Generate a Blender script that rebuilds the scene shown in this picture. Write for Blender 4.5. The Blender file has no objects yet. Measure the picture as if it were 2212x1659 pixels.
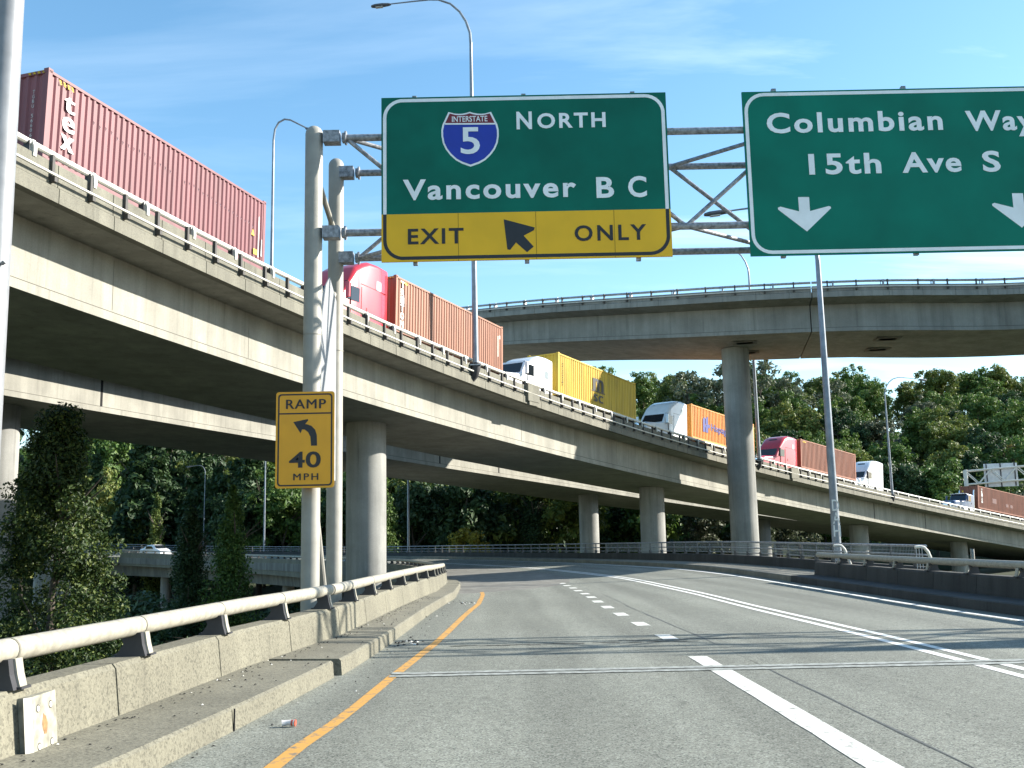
import bpy, math, random
from mathutils import Vector as V, Matrix
random.seed(7)
R = math.radians
SC = bpy.context.scene
COL = SC.collection

# ---------------------------------------------------------------- camera
cam_d = bpy.data.cameras.new('camera'); cam = bpy.data.objects.new('camera', cam_d); COL.objects.link(cam)
cam_d.sensor_width = 36.0; cam_d.lens = 36.0*2230/2212; cam_d.clip_start = .05; cam_d.clip_end = 5000
EYE = 1.5
pit = math.atan2(341., 2230.); roll = .0203
fwd = V((0, math.cos(pit), math.sin(pit))); up0 = V((0, -math.sin(pit), math.cos(pit))); r0 = V((1, 0, 0))
cr, sr = math.cos(roll), math.sin(roll)
cright = r0*cr-up0*sr; cup = r0*sr+up0*cr
cam.matrix_world = Matrix(((cright.x, cup.x, -fwd.x, 0), (cright.y, cup.y, -fwd.y, 0), (cright.z, cup.z, -fwd.z, EYE), (0, 0, 0, 1)))
SC.camera = cam
# ---------------------------------------------------------------- sky, sun, exposure
SUN = V((2.0, .42, 1.0)).normalized()
elev = math.asin(SUN.z); azim = math.atan2(SUN.x, SUN.y)
w = bpy.data.worlds.new('World'); SC.world = w; w.use_nodes = True
nt = w.node_tree; nt.nodes.clear(); N = nt.nodes.new; L = nt.links.new
out = N('ShaderNodeOutputWorld'); bg = N('ShaderNodeBackground'); sky = N('ShaderNodeTexSky')
sky.sky_type = 'NISHITA'; sky.sun_disc = False; sky.sun_elevation = elev; sky.sun_rotation = azim
sky.air_density = 1.0; sky.dust_density = .35; sky.ozone_density = 1.6; sky.altitude = 0
tc = N('ShaderNodeTexCoord'); sp = N('ShaderNodeSeparateXYZ'); L(tc.outputs['Generated'], sp.inputs[0])
def wm(op, a, b=None):
    n = N('ShaderNodeMath'); n.operation = op
    for i, q in enumerate((a, b)):
        if q is None: continue
        if isinstance(q, (int, float)): n.inputs[i].default_value = q
        else: L(q, n.inputs[i])
    return n.outputs[0]
zz = wm('ADD', wm('MAXIMUM', sp.outputs[2], 0.0), .12)
cx = N('ShaderNodeCombineXYZ'); L(wm('DIVIDE', sp.outputs[0], zz), cx.inputs[0]); L(wm('DIVIDE', sp.outputs[1], zz), cx.inputs[1])
mp = N('ShaderNodeMapping'); mp.inputs['Rotation'].default_value = (0, 0, R(-28)); mp.inputs['Scale'].default_value = (.55, 2.1, 1); mp.inputs['Location'].default_value = (1.9, .9, 0)
L(cx.outputs[0], mp.inputs[0])
nz = N('ShaderNodeTexNoise'); nz.inputs['Scale'].default_value = 1.1; nz.inputs['Detail'].default_value = 7; nz.inputs['Roughness'].default_value = .58; nz.inputs['Distortion'].default_value = .5
L(mp.outputs[0], nz.inputs['Vector'])
cr1 = N('ShaderNodeValToRGB'); cr1.color_ramp.elements[0].position = .51; cr1.color_ramp.elements[1].position = .82
L(nz.outputs['Fac'], cr1.inputs[0])
haz = wm('MULTIPLY', wm('ADD', wm('MULTIPLY', sp.outputs[0], 1.2), .16), 1.0)   # thin cloud thickens toward the sun
amt = N('ShaderNodeMath'); amt.operation = 'MULTIPLY'; amt.use_clamp = True
L(cr1.outputs[0], amt.inputs[0]); L(wm('MAXIMUM', haz, .13), amt.inputs[1])
mix = N('ShaderNodeMixRGB'); mix.inputs[2].default_value = (9.5, 10.5, 11.0, 1)
L(amt.outputs[0], mix.inputs[0]); hs = N('ShaderNodeHueSaturation'); hs.inputs['Hue'].default_value = .489; hs.inputs['Saturation'].default_value = 1.16; hs.inputs['Value'].default_value = 1.28; L(sky.outputs[0], hs.inputs['Color']); L(hs.outputs[0], mix.inputs[1]); L(mix.outputs[0], bg.inputs[0])
bg.inputs[1].default_value = .09
L(bg.outputs[0], out.inputs[0])
sd = bpy.data.lights.new('sun', 'SUN'); sd.energy = 5.0; sd.angle = R(.5); sd.color = (1, .94, .84)
so = bpy.data.objects.new('sun', sd); COL.objects.link(so); so.rotation_euler = SUN.to_track_quat('Z', 'Y').to_euler()
vs = SC.view_settings; vs.view_transform = 'Standard'; vs.look = 'None'; vs.gamma = 1; vs.use_curve_mapping = False
vs.exposure = 1.32
SC.cycles.max_bounces = 6; SC.cycles.diffuse_bounces = 1

# ---------------------------------------------------------------- materials
MATS = {}
def new_mat(name):
    m = bpy.data.materials.new(name); m.use_nodes = True; MATS[name] = m
    return m, m.node_tree, m.node_tree.nodes['Principled BSDF']
def plain(name, col, rough=.5, metal=0., var=.12, scale=6., coat=0.):
    if name in MATS: return MATS[name]
    m, t, b = new_mat(name); n = t.nodes.new; l = t.links.new
    tcn = n('ShaderNodeTexCoord'); no = n('ShaderNodeTexNoise'); no.inputs['Scale'].default_value = scale; no.inputs['Detail'].default_value = 6
    l(tcn.outputs['Object'], no.inputs['Vector'])
    rp = n('ShaderNodeValToRGB'); e = rp.color_ramp.elements
    e[0].position = .3; e[1].position = .7
    e[0].color = (*[c*(1-var) for c in col], 1); e[1].color = (*[min(1, c*(1+var)) for c in col], 1)
    l(no.outputs['Fac'], rp.inputs[0]); l(rp.outputs[0], b.inputs['Base Color'])
    b.inputs['Roughness'].default_value = rough; b.inputs['Metallic'].default_value = metal
    b.inputs['Coat Weight'].default_value = coat
    return m
def concrete(name, c, streak=.5, speck=.0, scale=1.0, bump=.15):
    m, t, b = new_mat(name); n = t.nodes.new; l = t.links.new
    tcn = n('ShaderNodeTexCoord')
    def noise(sc, det, vscale=(1, 1, 1), rough=.6):
        mpn = n('ShaderNodeMapping'); mpn.inputs['Scale'].default_value = vscale; l(tcn.outputs['Object'], mpn.inputs[0])
        q = n('ShaderNodeTexNoise'); q.inputs['Scale'].default_value = sc; q.inputs['Detail'].default_value = det; q.inputs['Roughness'].default_value = rough
        l(mpn.outputs[0], q.inputs['Vector']); return q.outputs['Fac']
    def ramp(f, p0, p1, a, bb):
        r = n('ShaderNodeValToRGB'); r.color_ramp.elements[0].position = p0; r.color_ramp.elements[1].position = p1
        r.color_ramp.elements[0].color = (a, a, a, 1); r.color_ramp.elements[1].color = (bb, bb, bb, 1); l(f, r.inputs[0]); return r.outputs[0]
    def mul(a, bb):
        q = n('ShaderNodeMixRGB'); q.blend_type = 'MULTIPLY'; q.inputs[0].default_value = 1
        for i, x in ((1, a), (2, bb)):
            if isinstance(x, tuple): q.inputs[i].default_value = x
            else: l(x, q.inputs[i])
        return q.outputs[0]
    cc = mul((*c, 1), ramp(noise(.5*scale, 5), .3, .7, .8, 1.12))
    cc = mul(cc, ramp(noise(1.3*scale, 7, (1, 1, .07)), .42, .62, 1-streak*.42, 1.0))
    cc = mul(cc, ramp(noise(3.5*scale, 8, (1, 1, .04)), .30, .44, 1-streak*.55, 1.0))
    cc = mul(cc, ramp(noise(8*scale, 9, (1, 1, .025), .7), .60, .72, 1.0, 1-streak*.30)); cc = mul(cc, ramp(noise(2.2*scale, 9, (1, 1, .5), .72), .58, .75, 1.0, 1.16)); cc = mul(cc, ramp(noise(26*scale, 4), .25, .75, .86, 1.12))
    if speck:
        vo = n('ShaderNodeTexVoronoi'); vo.inputs['Scale'].default_value = 55*scale; l(tcn.outputs['Object'], vo.inputs['Vector'])
        cc = mul(cc, ramp(vo.outputs['Color'], .05, .5, 1-speck, 1+speck*.3))
        cc = mul(cc, ramp(noise(90*scale, 2), .34, .42, 1-speck, 1.0))
    l(cc, b.inputs['Base Color']); b.inputs['Roughness'].default_value = .88
    bp = n('ShaderNodeBump'); bp.inputs['Strength'].default_value = bump; bp.inputs['Distance'].default_value = .02
    l(noise(30*scale, 5), bp.inputs['Height']); l(bp.outputs[0], b.inputs['Normal'])
    return m
CON = concrete('viaduct_concrete', (.325, .315, .268), .42)
CON_D = concrete('aged_concrete', (.20, .195, .17), .8)
CON_U = concrete('ramp_concrete', (.285, .285, .262), .45)
CON_P = concrete('parapet_concrete', (.195, .187, .148), .5, .25, 1.0)
CON_B = concrete('barrier_concrete', (.175, .165, .122), .35, .42, 1.0, .3)
CON_C = concrete('column_concrete', (.31, .31, .29), .6, .05)
CON_W = concrete('shaded_wall_concrete', (.05, .052, .05), .8, .2)  # near-black base colour carries the shade on the right-hand and outer walls
DARK = plain('dark_joint', (.012, .012, .012), .95)
GALV = plain('galvanised_steel', (.34, .35, .37), .48, .55, .35, 9)
PIPE = plain('painted_pipe', (.31, .293, .24), .55, .0, .22, 14)
PIPE2 = plain('pale_pipe', (.62, .60, .54), .45, .0, .1, 8)
POST = plain('gantry_paint', (.29, .28, .245), .55, .0, .12, 4)
TRUSS = plain('truss_steel', (.27, .28, .30), .5, .3, .5, 16)
STEEL_D = plain('dark_steel', (.045, .045, .05), .6, .3)
LAMPM = plain('lamp_pole_steel', (.22, .25, .29), .45, .35, .2, 3)
LHEAD = plain('lamp_head_grey', (.09, .10, .12), .5, .2)
GLASS_L = plain('lamp_glass', (.5, .52, .5), .25)
GREEN = plain('sign_green', (.0, .135, .092), .6, 0, .16, 1.2)
GREEN2 = plain('sign_green_bright', (.0, .165, .112), .6, 0, .15, 1.0)
YEL = plain('sign_yellow', (.84, .47, .008), .6, 0, .05, 2)
for q_ in (GREEN, GREEN2): q_.node_tree.nodes['Principled BSDF'].inputs['Specular IOR Level'].default_value = .2
ORA = plain('sign_amber', (.80, .36, .008), .42, 0, .05, 3)
SWHITE = plain('sign_white', (.84, .86, .86), .4, 0, .07, 4)
SBLACK = plain('sign_black', (.012, .012, .016), .45)
SBLUE = plain('sign_blue', (.006, .03, .36), .45, 0, .06, 4)
SRED = plain('sign_red', (.18, .008, .018), .45, 0, .06, 4)
ALU = plain('sign_back_aluminium', (.55, .57, .60), .4, .5, .1, 2)
WHITE_L = plain('road_white', (.80, .80, .77), .7, 0, .16, 5)
WHITE_W = plain('worn_road_white', (.62, .62, .58), .75, 0, .35, 9)
def worn(name, c, lo, hi, wear=(.12, .125, .11)):
    m, t, b = new_mat(name); n = t.nodes.new; l = t.links.new
    tcn = n('ShaderNodeTexCoord'); a = n('ShaderNodeTexNoise'); a.inputs['Scale'].default_value = 9; a.inputs['Detail'].default_value = 12; a.inputs['Roughness'].default_value = .72
    l(tcn.outputs['Object'], a.inputs['Vector']); r = n('ShaderNodeValToRGB'); e = r.color_ramp.elements
    e[0].position = lo; e[0].color = (*wear, 1); e[1].position = hi; e[1].color = (*c, 1); k = e.new(.75); k.color = (*[q*.86 for q in c], 1)
    l(a.outputs['Fac'], r.inputs[0]); l(r.outputs[0], b.inputs['Base Color']); b.inputs['Roughness'].default_value = .75; return m
WHITE_L = worn('road_white_worn', (.74, .74, .70), .33, .46); WHITE_W = worn('road_white_scuffed', (.62, .62, .57), .33, .48)
YEL_W = worn('road_yellow_worn', (.52, .27, .055), .36, .50)
YEL_L = plain('road_yellow', (.66, .33, .045), .7, 0, .25, 9)
RUBBER = plain('tyre_rubber', (.018, .018, .018), .85)
CHROME = plain('chrome', (.75, .75, .76), .16, 1.0, .03)
WINDOW = plain('tinted_glass', (.012, .016, .02), .06, 0, .1)
WINDOW.node_tree.nodes['Principled BSDF'].inputs['Specular IOR Level'].default_value = .8
def paint(name, c): return plain(name, c, .32, 0, .06, 2, .6)
# asphalt: dark and pale aggregate, wheel wear
def asphalt():
    m, t, b = new_mat('asphalt'); n = t.nodes.new; l = t.links.new
    tcn = n('ShaderNodeTexCoord')
    def noise(sc, det, vs_=(1, 1, 1), dist=0.):
        mpn = n('ShaderNodeMapping'); mpn.inputs['Scale'].default_value = vs_; l(tcn.outputs['Object'], mpn.inputs[0])
        q = n('ShaderNodeTexNoise'); q.inputs['Scale'].default_value = sc; q.inputs['Detail'].default_value = det; q.inputs['Distortion'].default_value = dist
        l(mpn.outputs[0], q.inputs['Vector']); return q.outputs['Fac']
    def ramp(f, *st):
        r = n('ShaderNodeValToRGB'); e = r.color_ramp.elements
        while len(e) < len(st): e.new(.5)
        for k, (p, c) in zip(e, st): k.position = p; k.color = (*c, 1) if isinstance(c, tuple) else (c, c, c, 1)
        l(f, r.inputs[0]); return r.outputs[0]
    def mul(a, bb):
        q = n('ShaderNodeMixRGB'); q.blend_type = 'MULTIPLY'; q.inputs[0].default_value = 1; l(a, q.inputs[1]); l(bb, q.inputs[2]); return q.outputs[0]
    vo = n('ShaderNodeTexVoronoi'); vo.inputs['Scale'].default_value = 88; l(tcn.outputs['Object'], vo.inputs['Vector'])
    sep = n('ShaderNodeSeparateColor'); l(vo.outputs['Color'], sep.inputs[0])
    c = ramp(sep.outputs[0], (0., (.05, .055, .048)), (.14, (.105, .115, .098)), (.3, (.178, .184, .155)), (.8, (.212, .218, .184)), (.97, (.31, .325, .285)))
    c = mul(c, ramp(noise(.22, 5), (.3, .90), (.7, 1.08)))
    c = mul(c, ramp(noise(1.0, 6, (1.6, .10, 1)), (.35, .92), (.65, 1.06)))
    c = mul(c, ramp(noise(7, 6), (.3, .88), (.7, 1.08)))
    sx_ = n('ShaderNodeSeparateXYZ'); l(tcn.outputs['UV'], sx_.inputs[0])
    def mth(op, a, v):
        q = n('ShaderNodeMath'); q.operation = op; l(a, q.inputs[0]); q.inputs[1].default_value = v; return q.outputs[0]
    wv = mth('COSINE', mth('MULTIPLY', mth('ADD', sx_.outputs[0], 1.55), 2*math.pi/1.75), 0)
    mpu = n('ShaderNodeMapping'); mpu.inputs['Scale'].default_value = (1.5, .05, 1); l(tcn.outputs['UV'], mpu.inputs[0])
    nu = n('ShaderNodeTexNoise'); nu.inputs['Scale'].default_value = 1.2; nu.inputs['Detail'].default_value = 5; l(mpu.outputs[0], nu.inputs['Vector'])
    mw = n('ShaderNodeMath'); mw.operation = 'MULTIPLY_ADD'; l(wv, mw.inputs[0]); mw.inputs[1].default_value = .16; l(nu.outputs['Fac'], mw.inputs[2])
    c = mul(c, ramp(mw.outputs[0], (.30, 1.08), (.72, .84)))
    mpd = n('ShaderNodeMapping'); mpd.inputs['Scale'].default_value = (2.2, .9, 1); l(tcn.outputs['UV'], mpd.inputs[0])
    nd = n('ShaderNodeTexNoise'); nd.inputs['Scale'].default_value = 2.0; nd.inputs['Detail'].default_value = 9; l(mpd.outputs[0], nd.inputs['Vector'])
    c = mul(c, ramp(nd.outputs['Fac'], (.25, .72), (.36, 1.0), (.7, 1.0), (.8, 1.12)))
    l(c, b.inputs['Base Color']); b.inputs['Roughness'].default_value = .9; b.inputs['Specular IOR Level'].default_value = .3
    bp = n('ShaderNodeBump'); bp.inputs['Strength'].default_value = .35; bp.inputs['Distance'].default_value = .012
    l(sep.outputs[1], bp.inputs['Height']); l(bp.outputs[0], b.inputs['Normal'])
    return m
ASPH = asphalt()
def leafmat(name, cols, trans=.25):
    m, t, b = new_mat(name); n = t.nodes.new; l = t.links.new
    g = n('ShaderNodeNewGeometry'); oi = n('ShaderNodeObjectInfo')
    ad = n('ShaderNodeMath'); ad.operation = 'MULTIPLY_ADD'; ad.inputs[1].default_value = .7; l(g.outputs['Random Per Island'], ad.inputs[0])
    ml = n('ShaderNodeMath'); ml.operation = 'MULTIPLY'; ml.inputs[1].default_value = .3; l(oi.outputs['Random'], ml.inputs[0]); l(ml.outputs[0], ad.inputs[2])
    r = n('ShaderNodeValToRGB'); e = r.color_ramp.elements
    while len(e) < len(cols): e.new(.5)
    for i, (k, c) in enumerate(zip(e, cols)): k.position = i/(len(cols)-1); k.color = (*c, 1)
    l(ad.outputs[0], r.inputs[0]); l(r.outputs[0], b.inputs['Base Color']); b.inputs['Roughness'].default_value = .55; b.inputs['Specular IOR Level'].default_value = .35
    tr = n('ShaderNodeBsdfTranslucent'); l(r.outputs[0], tr.inputs[0]); mx = n('ShaderNodeMixShader'); mx.inputs[0].default_value = trans
    o = t.nodes['Material Output']; l(b.outputs[0], mx.inputs[1]); l(tr.outputs[0], mx.inputs[2]); l(mx.outputs[0], o.inputs[0])
    return m
LEAF_G = leafmat('leaf_green', [(.036, .078, .016), (.070, .138, .027), (.118, .19, .038), (.19, .24, .06)])
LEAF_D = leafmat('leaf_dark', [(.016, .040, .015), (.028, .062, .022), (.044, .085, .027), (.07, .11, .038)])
LEAF_O = leafmat('leaf_olive', [(.058, .095, .020), (.10, .142, .029), (.152, .19, .04), (.22, .225, .055)])
LEAF_R = leafmat('leaf_russet', [(.065, .068, .018), (.11, .10, .024), (.16, .125, .03), (.12, .13, .03)])
LEAF_Y = leafmat('leaf_yellow', [(.12, .12, .015), (.24, .22, .02), (.30, .25, .03), (.16, .17, .02)])
LEAF_S = leafmat('leaf_silver', [(.05, .075, .035), (.085, .11, .055), (.14, .16, .10), (.20, .22, .16)])
BARK = plain('bark', (.085, .07, .055), .9, 0, .4, 8)
GRASS = plain('undergrowth_ground', (.028, .042, .014), .95, 0, .5, .6)

# ---------------------------------------------------------------- mesh helpers
class MB:
    def __init__(s): s.v = []; s.f = []; s.mi = []; s.m = 0
    def add(s, vs_, fs):
        b = len(s.v); s.v += [tuple(q) for q in vs_]
        for f in fs: s.f.append(tuple(b+i for i in f)); s.mi.append(s.m)
    def quad(s, a, b, c, d): s.add([a, b, c, d], [(0, 1, 2, 3)])
    def box(s, c, size, mat=None):
        x, y, z = [q/2 for q in size]; c = V(c)
        P = [V((i*x, j*y, k*z)) for k in (-1, 1) for j in (-1, 1) for i in (-1, 1)]
        if mat is not None: P = [mat @ p for p in P]
        s.add([c+p for p in P], [(0, 2, 3, 1), (4, 5, 7, 6), (0, 1, 5, 4), (2, 6, 7, 3), (0, 4, 6, 2), (1, 3, 7, 5)])
    def tube(s, pts, r, n=10, caps=True):
        pts = [V(p) for p in pts]; k = len(pts); rr = r if isinstance(r, (list, tuple)) else [r]*k
        vs_ = []; up = None
        for i, p in enumerate(pts):
            d = (pts[min(i+1, k-1)]-pts[max(i-1, 0)]).normalized()
            if up is None: up = V((0, 0, 1)) if abs(d.z) < .9 else V((0, 1, 0))
            a = d.cross(up)
            if a.length < 1e-4: a = d.cross(V((1, 0, 0)))
            a.normalize(); bb = a.cross(d).normalized(); up = bb
            for j in range(n):
                t = 2*math.pi*j/n; vs_.append(p+a*(math.cos(t)*rr[i])+bb*(math.sin(t)*rr[i]))
        fs = [(i*n+j, i*n+(j+1) % n, (i+1)*n+(j+1) % n, (i+1)*n+j) for i in range(k-1) for j in range(n)]
        if caps: fs += [tuple(range(n))[::-1], tuple((k-1)*n+j for j in range(n))]
        s.add(vs_, fs)
    def sweep(s, frames, profs, closed=True, caps=True):
        """frames: (origin, right, up); profs: one (a,b) profile or one per frame"""
        if isinstance(profs[0][0], (int, float)): profs = [profs]*len(frames)
        n = len(profs[0]); vs_ = []
        for (o, r, u), pr in zip(frames, profs):
            for a, b in pr: vs_.append(o+r*a+u*b)
        m = n if closed else n-1
        fs = [(i*n+j, (i+1)*n+j, (i+1)*n+(j+1) % n, i*n+(j+1) % n) for i in range(len(frames)-1) for j in range(m)]
        if caps and closed: fs += [tuple(range(n)), tuple((len(frames)-1)*n+j for j in range(n))[::-1]]
        s.add(vs_, fs)
    def plate(s, pts, o, r, u, th=.006):
        """polygon pts in the plane (o, r, u), thickened away from r x u"""
        nrm = r.cross(u).normalized(); n = len(pts)
        A = [o+r*a+u*b for a, b in pts]; B = [p-nrm*th for p in A]
        s.add(A+B, [tuple(range(n)), tuple(range(n, 2*n))[::-1]]+[(i, n+i, n+(i+1) % n, (i+1) % n) for i in range(n)])
    def ring(s, outer, inner, o, r, u, th=.004):
        nrm = r.cross(u).normalized(); n = len(outer)
        A = [o+r*a+u*b for a, b in outer]; B = [o+r*a+u*b for a, b in inner]
        A2 = [p-nrm*th for p in A]; B2 = [p-nrm*th for p in B]
        fs = []
        for i in range(n):
            j = (i+1) % n
            fs += [(i, j, n+j, n+i), (i, 2*n+i, 2*n+j, j), (n+i, n+j, 3*n+j, 3*n+i)]
        s.add(A+B+A2+B2, fs)
    def build(s, name, mat, parent=None, smooth=False, ang=35):
        me = bpy.data.meshes.new(name); me.from_pydata(s.v, [], s.f)
        ms = mat if isinstance(mat, (list, tuple)) else [mat]
        for q in ms: me.materials.append(q)
        if len(ms) > 1: me.polygons.foreach_set('material_index', s.mi)
        if smooth:
            me.polygons.foreach_set('use_smooth', [True]*len(me.polygons)); me.set_sharp_from_angle(angle=R(ang))
        me.update()
        return obj(name, me, parent)
def obj(name, me, parent=None):
    o = bpy.data.objects.new(name, me); COL.objects.link(o)
    if parent is not None:
        o.parent = parent
        o.matrix_parent_inverse = parent.get('_m') and Matrix() or Matrix()
        top = parent
        while top.parent: top = top.parent
        if top.get('world_parts') and parent is top: o.matrix_parent_inverse = Matrix.Translation(-V(top.location))
    return o
def tag(o, label=None, cat=None, group=None, kind=None):
    if label: o['label'] = label
    if cat: o['category'] = cat
    if group: o['group'] = group
    if kind: o['kind'] = kind
    return o
def thing(name, label, cat, loc=(0, 0, 0), group=None, world=True):
    """an Empty at the thing's base; world=True: its parts are modelled in world coordinates"""
    o = bpy.data.objects.new(name, None); COL.objects.link(o); o.location = loc; o.empty_display_size = .3
    if world: o['world_parts'] = 1
    return tag(o, label, cat, group)
def kids(o): return [c for c in list(COL.objects) if c.parent == o]
def copy_tree(o, parent=None):
    c = o.copy(); COL.objects.link(c)
    if parent is not None: c.parent = parent
    for ch in list(o.children): copy_tree(ch, c)
    return c
def rrect(x0, y0, x1, y1, r, n=7):
    P = []
    for cx_, cy_, a0 in ((x1-r, y1-r, 0), (x0+r, y1-r, 90), (x0+r, y0+r, 180), (x1-r, y0+r, 270)):
        for i in range(n+1):
            a = R(a0+90*i/n); P.append((cx_+r*math.cos(a), cy_+r*math.sin(a)))
    return P
FONT_H = None
def lettering(text, o, r, u, cap, width=None, bold=.02, space=1.0, th=.006, mat=SWHITE, parent=None, name='lettering', centre=False, dup=0.):
    """text standing on the baseline point o, running along r, upright along u"""
    global FONT_H
    def mk(tx):
        cu = bpy.data.curves.new('letters', 'FONT'); cu.body = tx; cu.size = 1; cu.offset = bold; cu.space_character = space; cu.resolution_u = 4
        ob = bpy.data.objects.new('letters', cu); COL.objects.link(ob)
        dg = bpy.context.evaluated_depsgraph_get(); me = bpy.data.meshes.new_from_object(ob.evaluated_get(dg))
        bpy.data.objects.remove(ob); bpy.data.curves.remove(cu); return me
    if FONT_H is None:
        q = mk('H'); FONT_H = max(v.co.y for v in q.vertices)-min(v.co.y for v in q.vertices)
    me = mk(text); xs = [v.co.x for v in me.vertices]; x0, x1 = min(xs), max(xs)
    sy = cap/FONT_H; sx = sy if width is None else width/(x1-x0)
    off = -(x1-x0)*sx/2 if centre else 0
    nrm = r.cross(u).normalized(); n = len(me.vertices)
    A = [o+r*((v.co.x-x0)*sx+off)+u*((v.co.y+bold)*sy)+nrm*0 for v in me.vertices]
    fs = [tuple(p.vertices) for p in me.polygons]
    flip = me.polygons[0].normal.z < 0
    if flip: fs = [f[::-1] for f in fs]
    b = MB(); b.add([p+nrm*th for p in A], fs)
    for k_, sh_ in enumerate((-dup, dup) if dup else ()): b.add([p+nrm*(th+.0006*(k_+1))+r*(sh_*sy) for p in A], fs)
    # side walls
    cnt = {}
    for f in fs:
        for i in range(len(f)):
            e = (f[i], f[(i+1) % len(f)]); cnt[e] = 1
    base = len(b.v); b.v += [tuple(p) for p in A]
    for (i, j) in cnt:
        if (j, i) not in cnt: b.f.append((i, base+i, base+j, j)); b.mi.append(0)
    bpy.data.meshes.remove(me)
    return b.build(name, mat, parent)

# ---------------------------------------------------------------- reference lines
def spline(P, step=1.0):
    """dense Catmull-Rom polyline through P -> list of (s, point, heading)"""
    P = [V(p) for p in P]; Q = [P[0]*2-P[1]]+P+[P[-1]*2-P[-2]]; D = []
    for i in range(1, len(Q)-2):
        a, b, c, d = Q[i-1:i+3]; k = max(2, int((c-b).length/.25))
        for j in range(k):
            t = j/k
            D.append(.5*((2*b)+(c-a)*t+(2*a-5*b+4*c-d)*t*t+(3*b-a-3*c+d)*t**3))
    D.append(P[-1]); S = [0]
    for i in range(1, len(D)): S.append(S[-1]+(D[i]-D[i-1]).length)
    return S, D
class Line:
    def __init__(s, P, y0=None):
        s.S, s.D = spline(P)
        s.s0 = 0
        if y0 is not None: s.s0 = next(S for S, d in zip(s.S, s.D) if d.y >= y0)
    def at(s, t):
        t = t+s.s0; lo, hi = 0, len(s.S)-1; t = min(max(t, 0), s.S[-1])
        while hi-lo > 1:
            m = (lo+hi)//2
            if s.S[m] <= t: lo = m
            else: hi = m
        k = (t-s.S[lo])/max(1e-9, s.S[hi]-s.S[lo]); return s.D[lo].lerp(s.D[hi], k)
    def fr(s, t):
        p = s.at(t); d = s.at(t+.6)-s.at(t-.6); d.z = 0; d.normalize()
        return p, V((d.y, -d.x, 0)), d
    def rng(s): return s.S[0]-s.s0, s.S[-1]-s.s0
def interp(x, T):
    if x <= T[0][0]: return T[0][1]
    for (a, p), (b, q) in zip(T, T[1:]):
        if x <= b: return p+(q-p)*(x-a)/(b-a)
    return T[-1][1]
def frange(a, b, st):
    n = max(1, round((b-a)/st)); return [a+(b-a)*i/n for i in range(n+1)]
UP = V((0, 0, 1))
# the road's double white line; s = 0 abreast of the camera
ROAD = Line([(5.5, -45, 0), (5.5, -10, 0), (5.48, 5, 0), (5.4, 14.3, 0), (5.3, 18, 0), (5.12, 23, 0), (4.9, 31.7, 0), (4.2, 44.6, 0), (2.0, 58, 0), (-1.2, 70.5, 0), (-8.5, 89.7, 0), (-20.9, 111.7, 0), (-38, 130, 0), (-60, 145, 0), (-90, 156, 0), (-130, 162, 0), (-190, 165, 0)], 0.)
RZ = [(-45, 0), (100, 0), (118, .05), (135, .3), (152, .65), (200, 2.2), (300, 6)]
RB = [(0, 0), (28, .0), (50, .035), (95, .04), (125, .02), (150, .0)]
def rz(s, off): return interp(s, RZ)+interp(s, RB)*(off-2)
def rp(s, off, dz=0.):
    p, n, d = ROAD.fr(s); q = p+n*off; q.z = rz(s, off)+dz; return q
def rframe(s, off, dz=0.):
    p, n, d = ROAD.fr(s); q = p+n*off; q.z = rz(s, off)+dz; return (q, n, UP)
KERB = [(-45, -11.2), (-10, -9.2), (0, -8.6), (7.5, -7.92), (8.9, -7.78), (11., -7.6), (12.8, -7.47), (18.9, -7.2), (28.8, -6.72), (36, -6.7), (300, -6.7)]
WGAP = [(0, .70), (6.8, .73), (11.8, .84), (15.4, .60), (29, .45), (300, .45)]
def kin(s): return interp(s, KERB)
def win(s): return kin(s)-interp(s, WGAP)
def kout(s): return interp(s, [(-45, 3.85), (20, 3.75), (36, 4.25), (50, 4.55), (70, 4.1), (300, 4.1)])
SEND = 235

# ---------------------------------------------------------------- setting: ground, road, markings
def sstep(a, b, x):
    t = min(1, max(0, (x-a)/(b-a))); return t*t*(3-2*t)
def hz(x, y):
    h = -7.6+41*sstep(150, 330, y)
    h += 4.2*sstep(35, 70, x)*sstep(95, 140, y)*(1-sstep(150, 170, y))
    h += .5*math.sin(x*.11+1)*math.cos(y*.09)+.3*math.sin(x*.31)*math.sin(y*.27+2)
    return h
b = MB(); nx, ny = 120, 110
xs = [-900+1800*i/nx for i in range(nx+1)]; ys = [-220+(1320)*(j/ny)**1.25 for j in range(ny+1)]
b.add([(x, y, hz(x, y)) for y in ys for x in xs], [(j*(nx+1)+i, j*(nx+1)+i+1, (j+1)*(nx+1)+i+1, (j+1)*(nx+1)+i) for j in range(ny) for i in range(nx)])
tag(b.build('ground', GRASS, None, True), kind='structure')
ss = frange(-40, SEND, 1.5)
b = MB(); offs = lambda s: [win(s)-.35, kin(s)+.0, -3.1, 0, kout(s)*.5, kout(s), kout(s)+2.4]
for s0, s1 in zip(ss, ss[1:]):
    A = [rp(s0, o) for o in offs(s0)]; B = [rp(s1, o) for o in offs(s1)]
    for i in range(len(A)-1): b.quad(A[i], A[i+1], B[i+1], B[i])
road = tag(b.build('road', ASPH, None, True), kind='structure')
uvl = road.data.uv_layers.new(name='lane'); k_ = 0
for s0, s1 in zip(ss, ss[1:]):
    A, B = offs(s0), offs(s1)
    for i in range(len(A)-1):
        for uv in ((A[i], s0), (A[i+1], s0), (B[i+1], s1), (B[i], s1)): uvl.data[k_].uv = uv; k_ += 1
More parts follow.
